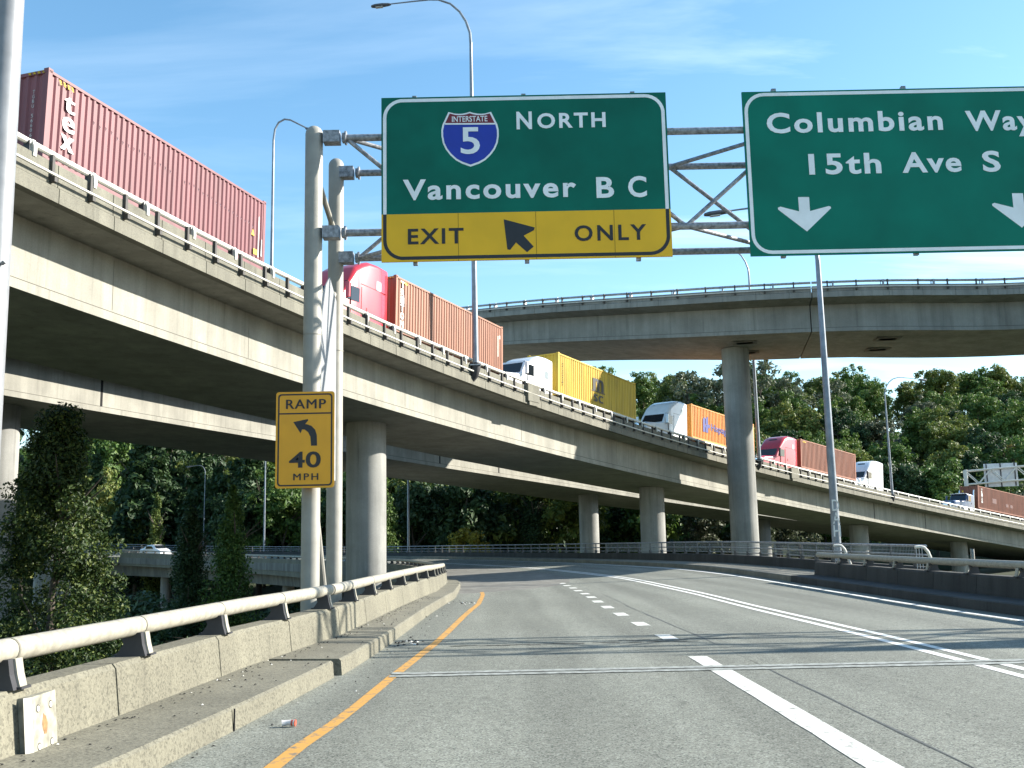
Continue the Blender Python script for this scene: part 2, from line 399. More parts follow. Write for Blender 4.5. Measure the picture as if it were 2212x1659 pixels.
def strip(name, s0, s1, off, wid, mat, dz=.004, step=1.0, jit=0.):
    q = MB(); S_ = frange(s0, s1, step)
    of = off if callable(off) else (lambda s: off)
    rows = []
    for s in S_:
        rows.append((rp(s, of(s)-wid/2+random.uniform(-jit, jit), dz), rp(s, of(s)+wid/2+random.uniform(-jit, jit), dz)))
    for a, c in zip(rows, rows[1:]): q.quad(a[0], a[1], c[1], c[0])
    return q.build(name, mat, road)
yoff = lambda s: interp(s, [(-40, -7.4), (0, -7.05), (7.4, -7.18), (9.36, -7.0), (12.4, -6.85), (19.3, -6.4), (25.8, -6.0), (32, -5.9), (36, -5.95), (300, -5.9)])
strip('yellow_edge_line', -20, 120, yoff, .12, YEL_W, jit=.006)
strip('double_white_line', -20, 120, -.15, .13, WHITE_L, jit=.004); strip('double_white_line', -20, 120, .15, .13, WHITE_L, jit=.004)
strip('white_edge_line', -20, SEND, lambda s: kout(s)-.45, .14, WHITE_L, jit=.004)
strip('lane_dash', 4.2, 13.5, -3.1, .235, WHITE_W, jit=.006, step=.5)
strip('lane_dash', -6, -2, -3.1, .27, WHITE_W)
for s_, o_ in ((16.3, -3.05), (18.9, -3.05), (21.4, -3.05), (23.7, -3.05), (25.9, -3.05), (28.0, -3.02), (30.2, -2.98), (32.5, -2.95), (34.8, -2.9), (37.2, -2.9), (39.6, -2.85), (42, -2.85)):
    strip('lane_dot', s_-.42, s_+.42, o_, .24, WHITE_W, step=.5)
# expansion joint of the bridge deck: two concrete nosings and a rubber seal
def cross(name, s0, s1, o0, o1, mat, dz):
    q = MB(); O = frange(o0, o1, .5)
    for a, c in zip(O, O[1:]): q.quad(rp(s0, a, dz), rp(s0, c, dz), rp(s1, c, dz), rp(s1, a, dz))
    return q.build(name, mat, road)
TAR = worn('tar_seal', (.075, .08, .075), .2, .55)
strip('tar_seam', -10, 60, -2.55, .016, TAR, .003, jit=.02)
NOSE = worn('joint_nosing', (.36, .38, .35), .35, .6)
cross('joint_nosing', 12.02, 12.20, -6.9, 4.2, NOSE, .008); cross('joint_nosing', 12.27, 12.45, -6.9, 4.2, NOSE, .008)
cross('joint_seal', 12.18, 12.29, -6.9, 4.2, DARK, .004)
# patched transverse crack
q = MB()
for i in range(26):
    s_ = 15.55+random.uniform(-.05, .05); o_ = -6.3+i*.14+random.uniform(-.05, .05)
    if random.random() < .75: q.quad(rp(s_-.03, o_-.1, .005), rp(s_-.03, o_+.1, .005), rp(s_+random.uniform(.01, .05), o_+.1, .005), rp(s_+.02, o_-.1, .005))
for i in range(22):
    s_ = 15.85+random.uniform(-.08, .08); o_ = -3.95+i*.09
    q.quad(rp(s_-.02, o_-.06, .005), rp(s_-.02, o_+.06, .005), rp(s_+.03, o_+.05, .005), rp(s_+.02, o_-.06, .005))
q.build('road_crack', plain('crack_tar', (.05, .055, .05), .9), road)

# ---------------------------------------------------------------- roadside barriers
def barrier(root, win_, s0, s1, side, pitch, ztop, zb, rail_r, rail_z, conm, railm, pieces, back=.36, first=None, groove=2.4, g0=0.):
    """concrete wall with grooves, pipe rail on short posts. side=+1: wall lies right of win_(s), -1: left"""
    st = []
    for s in frange(s0, s1, .8): st.append((s, 0))
    k = s0+g0
    while k < s1-.3:
        if k > s0+.2: st += [(k-.012, 0), (k-.011, 1), (k+.011, 1), (k+.012, 0)]
        k += groove
    st.sort(); fr = []; pr = []
    for s, g in st:
        i = .03*g; fr.append(rframe(s, win_(s)))
        P = [(0+i*side, zb), (.06*side+i*side, ztop-.04-i), (.09*side+i*side, ztop-i), ((back-.02)*side-i*side, ztop-i), (back*side-i*side, ztop-.03-i), (back*side-i*side, -1.0)]
        P = [(P[0][0], -.3)]+P
        pr.append(P if side > 0 else P[::-1])
    q = MB(); q.sweep(fr, pr); q.build('wall', conm, root)
    c = back*.52*side
    S_ = frange(s0, s1, 1.0); q = MB(); q.tube([rframe(s, win_(s)+c)[0]+UP*rail_z for s in S_], rail_r, 14); q.build('pipe_rail', railm, root, True)
    # one post, copied along
    q = MB(); h = rail_z-rail_r*.6-ztop
    prof = [(-.13, 0), (.13, 0), (.10, h*.5), (.085, h), (-.085, h), (-.06, h*.5)]
    q.m = 1; q.plate(prof, V((-.04, 0, 0)), V((0, 1, 0)), UP, .08); q.box((0, 0, .008), (.14, .32, .016)); q.m = 0
    f_ = -side; q.sweep([(V((a, 0, 0)), V((0, f_, 0)), UP) for a in (-.05, .05)], [(.125, 0), (.145, 0), (.118, h*.5), (.10, h), (.08, h), (.098, h*.5)])
    me = None; s = first if first is not None else s0+.5
    k = 0
    while s < s1-.2 and k < 100:
        if me is None: o = q.build('rail_post', [railm, STEEL_D], root); me = o.data
        else: o = obj('rail_post', me, root)
        p, n, u = rframe(s, win_(s)+c); d = V((-n.y, n.x, 0))
        o.matrix_basis = Matrix.Translation(p+UP*ztop) @ Matrix(((d.x, n.x, 0, 0), (d.y, n.y, 0, 0), (0, 0, 1, 0), (0, 0, 0, 1)))
        # couplings on the rail
        s += pitch; k += 1
    return c
LB = thing('roadside_barrier', 'pale concrete barrier with round cream pipe rail, along the left side of the road', 'barrier', rp(4, -9.0))
c = barrier(LB, win, -14, 150, -1, 2.05, .605, 0, .08, .85, CON_B, PIPE, True, first=-3.3, g0=.75)
# rail couplings
RBM = plain('rail_band_steel', (.16, .15, .12), .6)
for s in (3.0, 7.0, 9.05, 11.1, 13.15, 15.6, 19.4, 23.5):
    a = rframe(s-.012, win(s)+c)[0]+UP*.85; e = rframe(s+.012, win(s)+c)[0]+UP*.85; q = MB(); q.tube([a, e], .0835, 14); q.build('rail_band', RBM, LB, True)
# kerb walkway in front of the wall (stops and steps at the joint)
for (a, e, dk) in ((-14, 12.15, 0.), (12.33, 150, .05)):
    S_ = frange(a, e, .8); fr = [rframe(s, kin(s)+dk) for s in S_]
    gaps = [interp(s, WGAP)+.05+dk for s in S_]
    q = MB(); q.sweep(fr, [[(0, -.25), (-.035, .17), (-.06, .19), (-g, .205), (-g, -.25)][::-1] for g in gaps]); q.build('kerb', CON_B, LB)
q = MB()
for s in (8.75, 16.9, 21): q.box(rp(s, kin(s)-.02, .09)+V((.004, 0, 0)), (.012, .014, .18))
q.build('kerb_joint', DARK, LB)
# bolted steel cover plate
p, n, u = rframe(7.08, win(7.08)); d = V((-n.y, n.x, 0)); bx = (UP*1.0-n*.09).normalized()
o_ = p+n*.012+UP*.17
q = MB(); w2, h_, t_ = .18, .385, .045
A = [(-w2, 0), (w2, 0), (w2, h_), (-w2, h_)]
q.plate(A, o_+n*t_-UP*0, d, bx, t_+.06)
plate = q.build('cover_plate', None or plain('plate_paint', (.27, .258, .205), .65, 0, .4, 11), LB)
q = MB(); q.quad(o_+n*(t_+.001)-d*w2, o_+n*t_*.3-d*(w2+.05), o_+n*t_*.3-d*(w2+.05)+bx*h_, o_+n*(t_+.001)-d*w2+bx*h_); q.build('plate_bevel', plain('plate_bevel_paint', (.44, .42, .36), .6), plate)
for a in (-.095, .095):
    for e in (.055, .30):
        q = MB(); cc_ = o_+n*(t_-.0)+d*a+bx*e
        q.plate([(.026*math.cos(k*.4488), .026*math.sin(k*.4488)) for k in range(14)], cc_+n*.002, d, bx, .01); q.build('bolt_hole', plain('hole_dark', (.05, .045, .035), .9), plate)
        q = MB(); q.plate([(.019*math.cos(k*.4488)-.005, .019*math.sin(k*.4488)) for k in range(14)], cc_+n*.006, d, bx, .01); q.build('bolt', PIPE2, plate)
q = MB(); q.plate([(.035*math.cos(k*.52)*random.uniform(.7, 1.2), .07*math.sin(k*.52)*random.uniform(.75, 1.15)) for k in range(12)], o_+n*(t_+.002)+d*.0+bx*.19, d, bx, .006); q.build('rust_patch', plain('rust', (.26, .14, .06), .9, 0, .3, 40), plate)
# right hand barrier
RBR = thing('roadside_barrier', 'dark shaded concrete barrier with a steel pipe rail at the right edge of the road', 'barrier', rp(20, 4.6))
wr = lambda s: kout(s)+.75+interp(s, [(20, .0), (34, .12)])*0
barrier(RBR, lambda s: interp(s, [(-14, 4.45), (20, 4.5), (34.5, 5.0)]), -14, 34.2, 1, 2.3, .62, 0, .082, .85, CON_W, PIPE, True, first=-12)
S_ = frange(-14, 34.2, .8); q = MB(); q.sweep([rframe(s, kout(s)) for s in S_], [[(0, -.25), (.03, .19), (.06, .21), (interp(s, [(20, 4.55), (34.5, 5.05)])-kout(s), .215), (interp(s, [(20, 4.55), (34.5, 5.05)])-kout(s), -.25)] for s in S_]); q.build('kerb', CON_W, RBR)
# outer curve: kerb ledge, low wall, two-rail fence with wire mesh
def wo(s): return interp(s, [(30, 6.6), (38, 6.35), (48, 6.5), (56, 6.3), (66, 5.6), (80, 5.0), (300, 5.0)])
OF = thing('bridge_railing', 'long dark parapet wall with mesh railing round the outside of the curve ahead', 'railing', rp(60, 6.2))
S_ = frange(33.6, SEND, 1.2); fr = [rframe(s, kout(s)) for s in S_]
q = MB(); q.sweep(fr, [[(0, -.3), (.03, .18), (.06, .20), (wo(s)-kout(s)+.02, .22), (wo(s)-kout(s)+.02, -.3)] for s in S_]); q.build('kerb', CON_P, OF)
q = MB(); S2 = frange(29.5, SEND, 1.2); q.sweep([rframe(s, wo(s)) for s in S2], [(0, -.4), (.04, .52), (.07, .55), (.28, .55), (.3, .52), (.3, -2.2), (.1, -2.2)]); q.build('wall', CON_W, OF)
for z_, r_ in ((1.14, .035), (.88, .03), (.66, .022)):
    q = MB(); q.tube([rframe(s, wo(s)+.15)[0]+UP*z_ for s in S2], r_, 8); q.build('fence_rail', GALV, OF, True)
q = MB(); q.box((0, 0, .3), (.06, .05, .6)); q.box((0, .02, .09), (.12, .16, .18)); me = None
s = 30.2; k = 0
while s < 190 and k < 100:
    if me is None: o = q.build('fence_post', plain('fence_post_steel', (.10, .10, .10), .6, .2), OF); me = o.data
    else: o = obj('fence_post', me, OF)
    p, n, u = rframe(s, wo(s)+.15); o.matrix_basis = Matrix.Translation(p+UP*.55) @ Matrix.Rotation(math.atan2(n.y, n.x), 4, 'Z'); s += 1.62; k += 1
q = MB(); s = 30.2
WIRE = plain('mesh_wire', (.42, .44, .43), .5, .3)
while s < 66:
    a = rframe(s, wo(s)+.12)[0]; q.box(a+UP*.90, (.006, .006, .5)); s += .10
for z_ in frange(.68, 1.10, .10):
    q.tube([rframe(s, wo(s)+.12)[0]+UP*z_ for s in frange(30, 66, 1.2)], .0035, 4)
q.build('wire_mesh', WIRE, OF)
# bent steel end rails where the two barriers overlap
for s_, dx in ((34.0, 0.), (28.5, .35)):
    e = thing('end_rail', 'bright bent steel end rail %s' % ('at the tip of the right barrier' if dx == 0 else 'standing right of the graffiti pole, behind the right barrier'), 'rail', rp(s_, 6.2+dx))
    p, n, u = rframe(s_, 5.9+dx); q = MB()
    q.tube([p-n*.25+UP*1.13, p-n*.1+UP*1.14, p+UP*1.12, p+n*.1+UP*1.0, p+n*.24+UP*.6, p+n*.36+UP*.2], .045, 10); q.build('bent_tube', PIPE2, e, True)
    q = MB()
    for a in (-.22, -.14, -.06): q.box(p+n*a+UP*.85, (.02, .02, .6))
    q.build('picket', GALV, e)
# sides and piers of our own curving ramp bridge
BR = thing('ramp_bridge', 'low grey concrete bridge body carrying the curved ramp on the left, above dark greenery', 'bridge', rp(130, -4, -8))
q = MB(); S_ = frange(30, SEND, 1.5)
q.sweep([rframe(s, 0) for s in S_], [[(win(s)-.42, -.05), (win(s)-.42, -.75), (win(s)+.9, -1.0), (win(s)+1.1, -2.3), (2.6, -2.3), (3.2, -.9), (wo(s)+.35, -.5), (wo(s)+.35, -.05)] for s in S_]); q.build('girder', CON_D, BR)
q = MB(); q.sweep([rframe(s, 0) for s in frange(-40, 30, 2)], [[(win(s)-.36, -.05), (win(s)-.36, -.9), (win(s)+.9, -1.0), (win(s)+1.1, -2.3), (2.6, -2.3), (3.2, -.9), (5.4, -.5), (5.4, -.05)] for s in frange(-40, 30, 2)]); q.build('girder', CON_D, BR)
for s_, o_ in ((146, -3.5), (118, -3.), (92, -2.5), (62, -2.), (-8, -1), (172, -3.)):
    p = rp(s_, o_); q = MB(); q.tube([(p.x, p.y, -9), (p.x, p.y, p.z-2.2)], .62, 18); q.build('pier', CON_C, BR, True)

# ---------------------------------------------------------------- viaducts
PP = [-13.305, 30.511, 0.286, 0.609, -0.102, 11.654, -2.751, -3.019]
def vpath():
    pts = []
    for sgn in (-1, 1):
        x, y = PP[0], PP[1]; ds = .25; lst = []
        for i in range(int((90 if sgn < 0 else 240)/ds)):
            s = sgn*(i+.5)*ds; q_ = max(s, -45); th = PP[2]+PP[3]*q_/100+PP[4]*(q_/100)**2
            x += sgn*math.sin(th)*ds; y += sgn*math.cos(th)*ds; s2 = sgn*(i+1)*ds; z = PP[5]+PP[6]*s2/100+PP[7]*(s2/100)**2
            if s2 < -20: z = PP[5]+PP[6]*-.2+PP[7]*.04
            lst.append((s2, V((x, y, z)), th))
        pts.append(lst)
    return pts[0][::-1]+[(0., V((PP[0], PP[1], PP[5])), PP[2])]+pts[1]
VP = vpath()
def vat(s, lat=0., dz=0.):
    i = (s-VP[0][0])/.25; i0 = int(max(0, min(len(VP)-2, math.floor(i)))); t = min(1, max(0, i-i0))
    p = VP[i0][1].lerp(VP[i0+1][1], t); th = VP[i0][2]+(VP[i0+1][2]-VP[i0][2])*t
    n = V((math.cos(th), -math.sin(th), 0)); return p+n*lat+UP*dz, n, V((math.sin(th), math.cos(th), 0))
def viaduct(root, fr, s0, s1, width, ztop, zfas, conm, parm, posts, brackets, piers, joints=(), conduit=True, rail=PIPE2, pz=.58, step=2.0, near_only=False, panel=2.4):
    """fr(s) -> (origin at near web face, right normal pointing to the viewer's side, forward). width: lateral extent"""
    S_ = frange(s0, s1, step); F = [(fr(s)[0], fr(s)[1], UP) for s in S_]
    W_ = width
    q = MB(); q.sweep(F, [(.0, -.82), (.0, -2.64), (.06, -2.66), (.06, -2.94), (-W_+3, -2.94), (-W_+3, -.82)][::-1]); q.build('girder', conm, root)
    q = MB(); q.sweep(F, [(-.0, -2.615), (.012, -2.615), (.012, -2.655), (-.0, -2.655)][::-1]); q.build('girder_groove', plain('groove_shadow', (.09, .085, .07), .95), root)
    q = MB(); q.sweep(F, [(1.5, zfas+.02), (1.5, -.13), (-W_+1.4, -.13), (-W_+1.4, -.5), (-W_+3, -.815), (-.1, -.815)][::-1]); q.build('deck', conm, root)
    # parapet panels with vertical joints
    st = [(s, 0) for s in S_]
    k = s0+.7
    while k < s1: st += [(k-.016, 0), (k-.015, 1), (k+.015, 1), (k+.016, 0)]; k += panel
    st.sort(); F2 = [(fr(s)[0], fr(s)[1], UP) for s, g in st]
    q = MB(); q.sweep(F2, [[(1.62-.04*g, zfas+.46), (1.62-.04*g, ztop-.02), (1.60-.04*g, ztop), (1.32, ztop), (1.30, ztop-.02), (1.30, -.13), (1.3, zfas+.46)] for s, g in st]); q.build('parapet', parm, root)
    q = MB(); q.sweep(F2, [[(1.68-.04*g, zfas), (1.68-.04*g, zfas+.40), (1.66-.04*g, zfas+.43), (1.4, zfas+.43), (1.4, zfas)] for s, g in st]); q.build('fascia', parm, root)
    q = MB(); q.sweep(F, [(1.55, zfas+.425), (1.60, zfas+.425), (1.60, zfas+.465), (1.55, zfas+.465)]); q.build('fascia_groove', DARK, root)
    if not near_only:
        q = MB(); q.sweep(F, [(-W_+1.4, -.5), (-W_+1.7, -.5), (-W_+1.7, ztop), (-W_+1.4, ztop)]); q.build('parapet', parm, root)
    if rail:
        q = MB(); q.tube([fr(s)[0]+fr(s)[1]*1.5+UP*pz for s in S_], .095, 10); q.build('handrail', rail, root, True)
    def line_up(lst, mb, name, m, lat, z):
        me = None
        for s in lst[:100]:
            if me is None: o = mb.build(name, m, root); me = o.data
            else: o = obj(name, me, root)
            p, n, d = fr(s); p = p+n*lat+UP*z
            o.matrix_basis = Matrix(((n.x, d.x, 0, p.x), (n.y, d.y, 0, p.y), (0, 0, 1, p.z), (0, 0, 0, 1)))
    if posts:
        h = pz-ztop; q = MB()
        q.plate([(.15, -.12), (.17, 0), (.16, h*.6), (.10, h+.07), (.02, h+.10), (-.06, h+.06), (-.05, h*.5), (-.1, 0), (.12, 0), (.12, -.12)], V((0, .06, 0)), V((1, 0, 0)), UP, .12); q.m = 1; q.box((.03, -.066, h*.45), (.2, .012, h*1.05)); q.m = 0
        line_up(posts, q, 'rail_post', [rail, STEEL_D], 1.5, ztop)
    if conduit:
        q = MB(); q.tube([fr(s)[0]+fr(s)[1]*1.80+UP*(zfas+.68) for s in S_], .042, 8); q.build('conduit', PIPE2, root, True)
        q = MB(); q.box((.05, 0, .36), (.12, .10, .62)); q.box((.10, 0, -.02), (.22, .12, .16)); line_up(brackets, q, 'conduit_bracket', plain('bracket_steel', (.06, .055, .05), .7), 1.6, zfas+.60)
    for (s, lat, r_) in piers:
        p, n, d = fr(s); p = p+n*lat; q = MB(); q.tube([(p.x, p.y, hz(p.x, p.y)-1), (p.x, p.y, 1), (p.x, p.y, p.z-2.9)], r_, 40); q.build('pier', CON_C, root, True)
MV = thing('viaduct', 'main concrete viaduct sloping down to the right, carrying the queue of container trucks', 'viaduct', vat(24, -3.9, -19)[0])
fm = lambda s: vat(s, .14)
viaduct(MV, fm, -42, 186, 10.1, .31, -.80, CON, CON_P, [-9+2.5*i for i in range(72)], [-8+1.6*i for i in range(62)], [(24.4, -3.5, 1.05), (62.5, -3.6, 1.05), (104, -3.6, 1.05), (127.5, -3.6, 1.05), (-14, -3.6, 1.05), (-40, -3.6, 1.05)])
# lamp plinths on the parapet
for s in (34.2, 80):
    q = MB(); p, n, d = vat(s, 1.9); M_ = Matrix(((n.x, d.x, 0), (n.y, d.y, 0), (0, 0, 1)))
    q.box(p+UP*-.1-n*.1, (.36, 1.5, 1.0), M_); q.box(p-n*.1-UP*.68, (.3, 1.1, .3), M_); q.build('plinth', CON_P, MV)
for s in (-6, 1.7, 9.5, 15.8, 22.5, 29, 36, 43.5, 50, 58, 66, 77, 88, 101, 113):     # construction joints down the web
    q = MB(); p, n, d = vat(s, .145); M_ = Matrix(((n.x, d.x, 0), (n.y, d.y, 0), (0, 0, 1))); q.box(p-UP*1.75, (.012, .025 if s < 95 else .12, 1.7 if s > 95 or s in (9.5, 36) else 1.62), M_); q.build('web_joint', DARK if s > 95 else plain('stain_line', (.215, .205, .175), .95), MV)
TZ = [(-45, .6), (14, .97), (34, 1.27), (41, 1.36), (72, 1.62), (84, 1.62), (100, 1.77), (140, 2.0), (200, 2.0)]
TV = thing('viaduct', 'second concrete viaduct behind and below the truck viaduct, only its sunlit lower girder showing', 'viaduct', vat(17, -21, -19)[0])
def ft(s):
    p, n, d = vat(s, -18.); p.z += interp(s, TZ); return p, n, d
viaduct(TV, ft, -42, 175, 12.5, .34, -.80, CON, CON_P, [], [], [(16.9, -3.1, 1.05), (23.7, -7, 1.05), (78.3, -3.2, 1.05), (48, -4.2, 1.05), (112, -4, 1.05), (-18, -4, 1.05)], conduit=False)
for s in (-1, 20.5, 52.5, 60.5, 87):
    q = MB(); p, n, d = ft(s); M_ = Matrix(((n.x, d.x, 0), (n.y, d.y, 0), (0, 0, 1))); q.box(p+n*.005-UP*1.75, (.016, .16, 1.9), M_); q.build('web_joint', DARK, TV)
# the high ramp crossing over
UR = thing('flyover_ramp', 'high curved concrete flyover ramp crossing above the trucks on a single round column', 'flyover', (19, 86.5, -7))
RL = Line([(x*1.12, y*1.12, (z-1.5)*1.12+1.5-.22) for x, y, z in ((-60, 165, 25.5), (-32, 122, 23.6), (-14, 98, 22.2), (-.8, 83, 20.25), (12.2, 72.6, 18.54), (23.5, 69.5, 18.16), (34.2, 67.6, 17.65))]+[(49, 68.5, 18.6), (59, 58, 17.8), (66, 42, 17), (70, 20, 16), (72, -10, 15)], None)
SJ = next(S for S, d in zip(RL.S, RL.D) if d.x >= 23.1)
SC_ = next(S for S, d in zip(RL.S, RL.D) if d.x >= 16.9)
def fu(s):
    p, n, d = RL.fr(s); return p, V((n.x, n.y, .055)), d
viaduct(UR, fu, 1, SJ-.03, 12.2, .22, -.68, CON_U, CON_U, [SJ-2.9-3.6*i for i in range(28)], [SJ-1.3-2.1*i for i in range(40)], [(SC_, -5.0, 1.12)], rail=GALV, pz=.52)
viaduct(UR, fu, SJ+.05, RL.rng()[1]-2, 12.2, .22, -.68, CON_U, CON_U, [SJ+1.5+3.6*i for i in range(22)], [SJ+1.2+2.15*i for i in range(30)], [(SJ+62, -5.6, 1.1)], rail=GALV, pz=.52)
SHADE_SPUR = thing('flyover_ramp', 'unseen spur ramp added beyond the right edge to throw shade on the road', 'flyover', (38, 58, -7))  # stub ramp added out of view so its shadow darkens the road ahead
SL = Line([(35.6, 51.6, 18.8), (40.8, 58.8, 18.8), (45, 66.0, 18.7), (47.6, 71.0, 18.6)], None)
viaduct(SHADE_SPUR, lambda s: SL.fr(s), 0, SL.rng()[1], 7.2, .22, -.68, CON_U, CON_U, [], [], [(6, -2.2, .9)], rail=GALV, pz=.52, conduit=False)
for ds_ in (-5.2, 6.2):
    for l_ in (-2.6, -6.2):
        p, n, d = fu(SJ+ds_); M_ = Matrix(((n.x, d.x, 0), (n.y, d.y, 0), (0, 0, 1))); q = MB()
        q.box(p+n*l_-UP*2.975, (1.3, 1.9, .05), M_); q.box(p+n*l_-UP*2.985, (.8, 1.3, .03), M_); q.build('access_hatch', CON_D, UR)

# ---------------------------------------------------------------- overhead sign gantry
GY, GB = 18.0, 19.6
G = thing('sign_gantry', 'grey tubular steel truss gantry on paired round posts beside the left barrier', 'gantry', (-3.52, 18, -7.5))
def dome(x, y, z, r_):
    q = MB(); prof = [(x, y, -7.6), (x, y, z)]; q.tube(prof+[(x, y, z+r_*math.sin(R(a))) for a in (20, 40, 60, 75, 88)], [r_, r_]+[r_*math.cos(R(a)) for a in (20, 40, 60, 75, 88)], 24)
    q.tube([(x, y, 5.2), (x, y, 5.215)], r_+.008, 24)
    q.build('post', POST, G, True)
for x, y, z, r_ in ((-3.53, GY, 8.95, .16), (-3.40, GB, 8.95, .15), (29.6, GY, 8.95, .16), (29.6, GB, 8.95, .15)): dome(x, y, z, r_)
CH = [(GY, 8.87), (GB, 8.79), (GY, 7.07), (GB, 7.05)]
for y, z in CH:
    q = MB(); q.tube([(-3.02, y, z), (29.2, y, z)], .066, 14); q.build('truss_chord', TRUSS, G, True)
    for x, sgn in ((-3.2, 1), (29.35, -1)):
        q = MB(); q.box((x, y-.02, z), (.30, .22, .22)); q.box((x+.21*sgn, y, z), (.05, .12, .16)); q.tube([(x+.235*sgn, y, z), (x+.265*sgn, y, z)], .13, 12); q.build('chord_bracket', TRUSS, G)
px = 2.05; xs_ = [-2.95+px*i for i in range(17)]
for i, (a, e) in enumerate(zip(xs_, xs_[1:])):
    if i % 2: a, e = e, a
    for (y0, z0), (y1, z1) in ((CH[0], CH[2]), (CH[3], CH[1]), (CH[0], CH[1]), (CH[3], CH[2])):
        q = MB(); q.tube([(a, y0, z0), (e, y1, z1)], .04, 10); q.build('brace', TRUSS, G, True)
for a, e in ((V((-3.53, GY+.05, 8.3)), V((-3.40, GB, 7.5))), (V((-3.5, GY+.05, 6.9)), V((-3.4, GB-.05, 3.2))), (V((-3.53, GY, 5.2)), V((-3.4, GB, 6.4))), (V((-3.5, GY, 2.6)), V((-3.40, GB, -.9)))):
    q = MB(); q.tube([a, e], .055, 10); q.build('brace', POST, G, True)
q = MB(); q.plate([(0, 2.7), (1.28, 2.7), (1.28, 6.15), (.75, 6.5), (0, 5.9)], V((-3.44, GY+.15, 0)), V((.07, 1, 0)).normalized(), UP, .02); q.build('web_plate', plain('pale_plate', (.26, .27, .28), .5, .1, .06), G)
SR, SU = V((1, 0, 0)), V((0, 0, 1))
def sign_border(root, x0, z0, x1, z1, m, y, wid=.045, inset=.03, r=.36):
    q = MB(); q.ring(rrect(x0+inset, z0+inset, x1-inset, z1-inset, r), rrect(x0+inset+wid, z0+inset+wid, x1-inset-wid, z1-inset-wid, r-wid), V((0, y, 0)), SR, SU, .004); return q.build('border', m, root)
PXM = 118.3
# left sign: left edge x=-2.29, top z=9.62, size 5.2 x 3.12
SX, SZ, SW, SH, SYF = -2.28, 9.56, 5.19, 3.09, 17.84
def g1(X, Y):
    u = 737+X/3-825; v = Y/3-212+.0163*u
    return SX+(u+.0163*(v-0)*0+v*.003)*SW/617, SZ-v*SH/354.5
S1 = thing('highway_sign', 'green and yellow overhead sign reading Interstate 5 North Vancouver B C, exit only', 'road sign', (SX+SW/2, SYF, SZ-SH))
ysp = SZ-(1397/3-212)*SH/354.5
q = MB(); q.box((SX+SW/2, SYF+.02, (SZ+ysp)/2), (SW, .04, SZ-ysp)); q.build('green_panel', GREEN, S1)
q = MB(); q.box((SX+SW/2, SYF+.02, (SZ-SH+ysp)/2), (SW, .0405, ysp-SZ+SH)); yp = q.build('yellow_panel', YEL, S1)
for X in (752, 1248, 1748):
    q = MB(); q.box((g1(X, 1500)[0], SYF-.001, (SZ-SH+ysp)/2), (.008, .004, ysp-SZ+SH)); q.build('seam', plain('seam_brown', (.25, .14, .01), .8), yp)
def half_border(z0, z1, top, m):
    x0, x1, i, r_, wd = SX+.03, SX+SW-.03, 0, .36, .062
    def path(d):
        P = []
        if top:
            P = [(x0+d, ysp)]+[(x0+r_-(r_-d)*math.cos(R(a)), SZ-.03-r_+(r_-d)*math.sin(R(a))) for a in range(0, 91, 12)]
            P += [(x1-r_+(r_-d)*math.sin(R(a)), SZ-.03-r_+(r_-d)*math.cos(R(a))) for a in range(0, 91, 12)]+[(x1-d, ysp)]
        else:
            zb = SZ-SH+.03
            P = [(x0+d, ysp)]+[(x0+r_-(r_-d)*math.cos(R(a)), zb+r_-(r_-d)*math.sin(R(a))) for a in range(0, 91, 12)]
            P += [(x1-r_+(r_-d)*math.sin(R(a)), zb+r_-(r_-d)*math.cos(R(a))) for a in range(0, 91, 12)]+[(x1-d, ysp)]
        return P
    q = MB(); A, B_ = path(0), path(wd)
    for k in range(len(A)-1): q.quad(*[(p[0], SYF-.004, p[1]) for p in (A[k], A[k+1], B_[k+1], B_[k])])
    q.build('border', m, S1)
half_border(0, 0, True, SWHITE); half_border(0, 0, False, SBLACK)
def word(root, g, txt, X0, X1, Yb, cap, m=SWHITE, bold=.026, space=1.0, y=SYF-.002, dup=0.):
    a = g(X0, Yb); e = g(X1, Yb)
    return lettering(txt, V((a[0], y, a[1])), SR, SU, cap/3*SH/354.5, e[0]-a[0], bold, space, .006, m, root, 'lettering', False, dup)
word(S1, g1, 'N', 1140, 1240, 848, 116); word(S1, g1, 'ORTH', 1275, 1718, 842, 98, space=1.22)
word(S1, g1, 'Vancouver', 400, 1512, 1306, 132, space=1.18); word(S1, g1, 'B', 1642, 1755, 1296, 134); word(S1, g1, 'C', 1846, 1965, 1292, 134)
word(S1, g1, 'EXIT', 430, 785, 1588, 100, SBLACK, .02, 1.2); word(S1, g1, 'ONLY', 1493, 1950, 1571, 100, SBLACK, .02, 1.25)
def poly(root, g, P, m, name, y=SYF-.004):
    q = MB(); q.plate([g(*p) for p in P], V((0, y, 0)), SR, SU, .006); return q.build(name, m, root)
poly(S1, g1, [(1043, 1430), (1062, 1622), (1080, 1625), (1118, 1578), (1187, 1640), (1230, 1605), (1168, 1535), (1235, 1500), (1240, 1483)], SBLACK, 'arrow')
def shield(k, dx=0):
    L_ = [(838, 734), (815, 741), (790, 746), (765, 747), (740, 745), (715, 738), (702, 735), (690, 760), (676, 790), (664, 815), (656, 850), (656, 890), (664, 935), (682, 975), (710, 1012), (745, 1045), (785, 1067), (838, 1086)]
    L_ = L_+[(1676-x, y) for x, y in L_[-2:0:-1]]
    cx_, cy_ = 838, 890; return [(cx_+(x-cx_)*k, cy_+(y-cy_)*(1-(1-k)*1.05)) for x, y in L_]
sh = poly(S1, g1, shield(1.02), SWHITE, 'interstate_shield', SYF-.004)
poly(sh, g1, shield(.955), SBLUE, 'shield_blue', SYF-.008)
def shield_top(k):
    P = shield(k); yc = 806
    up_ = [p for p in P if p[1] < yc]
    lf = [p for p in up_ if p[0] < 838]; rg = [p for p in up_ if p[0] >= 838]
    xl = min(p[0] for p in lf); return up_
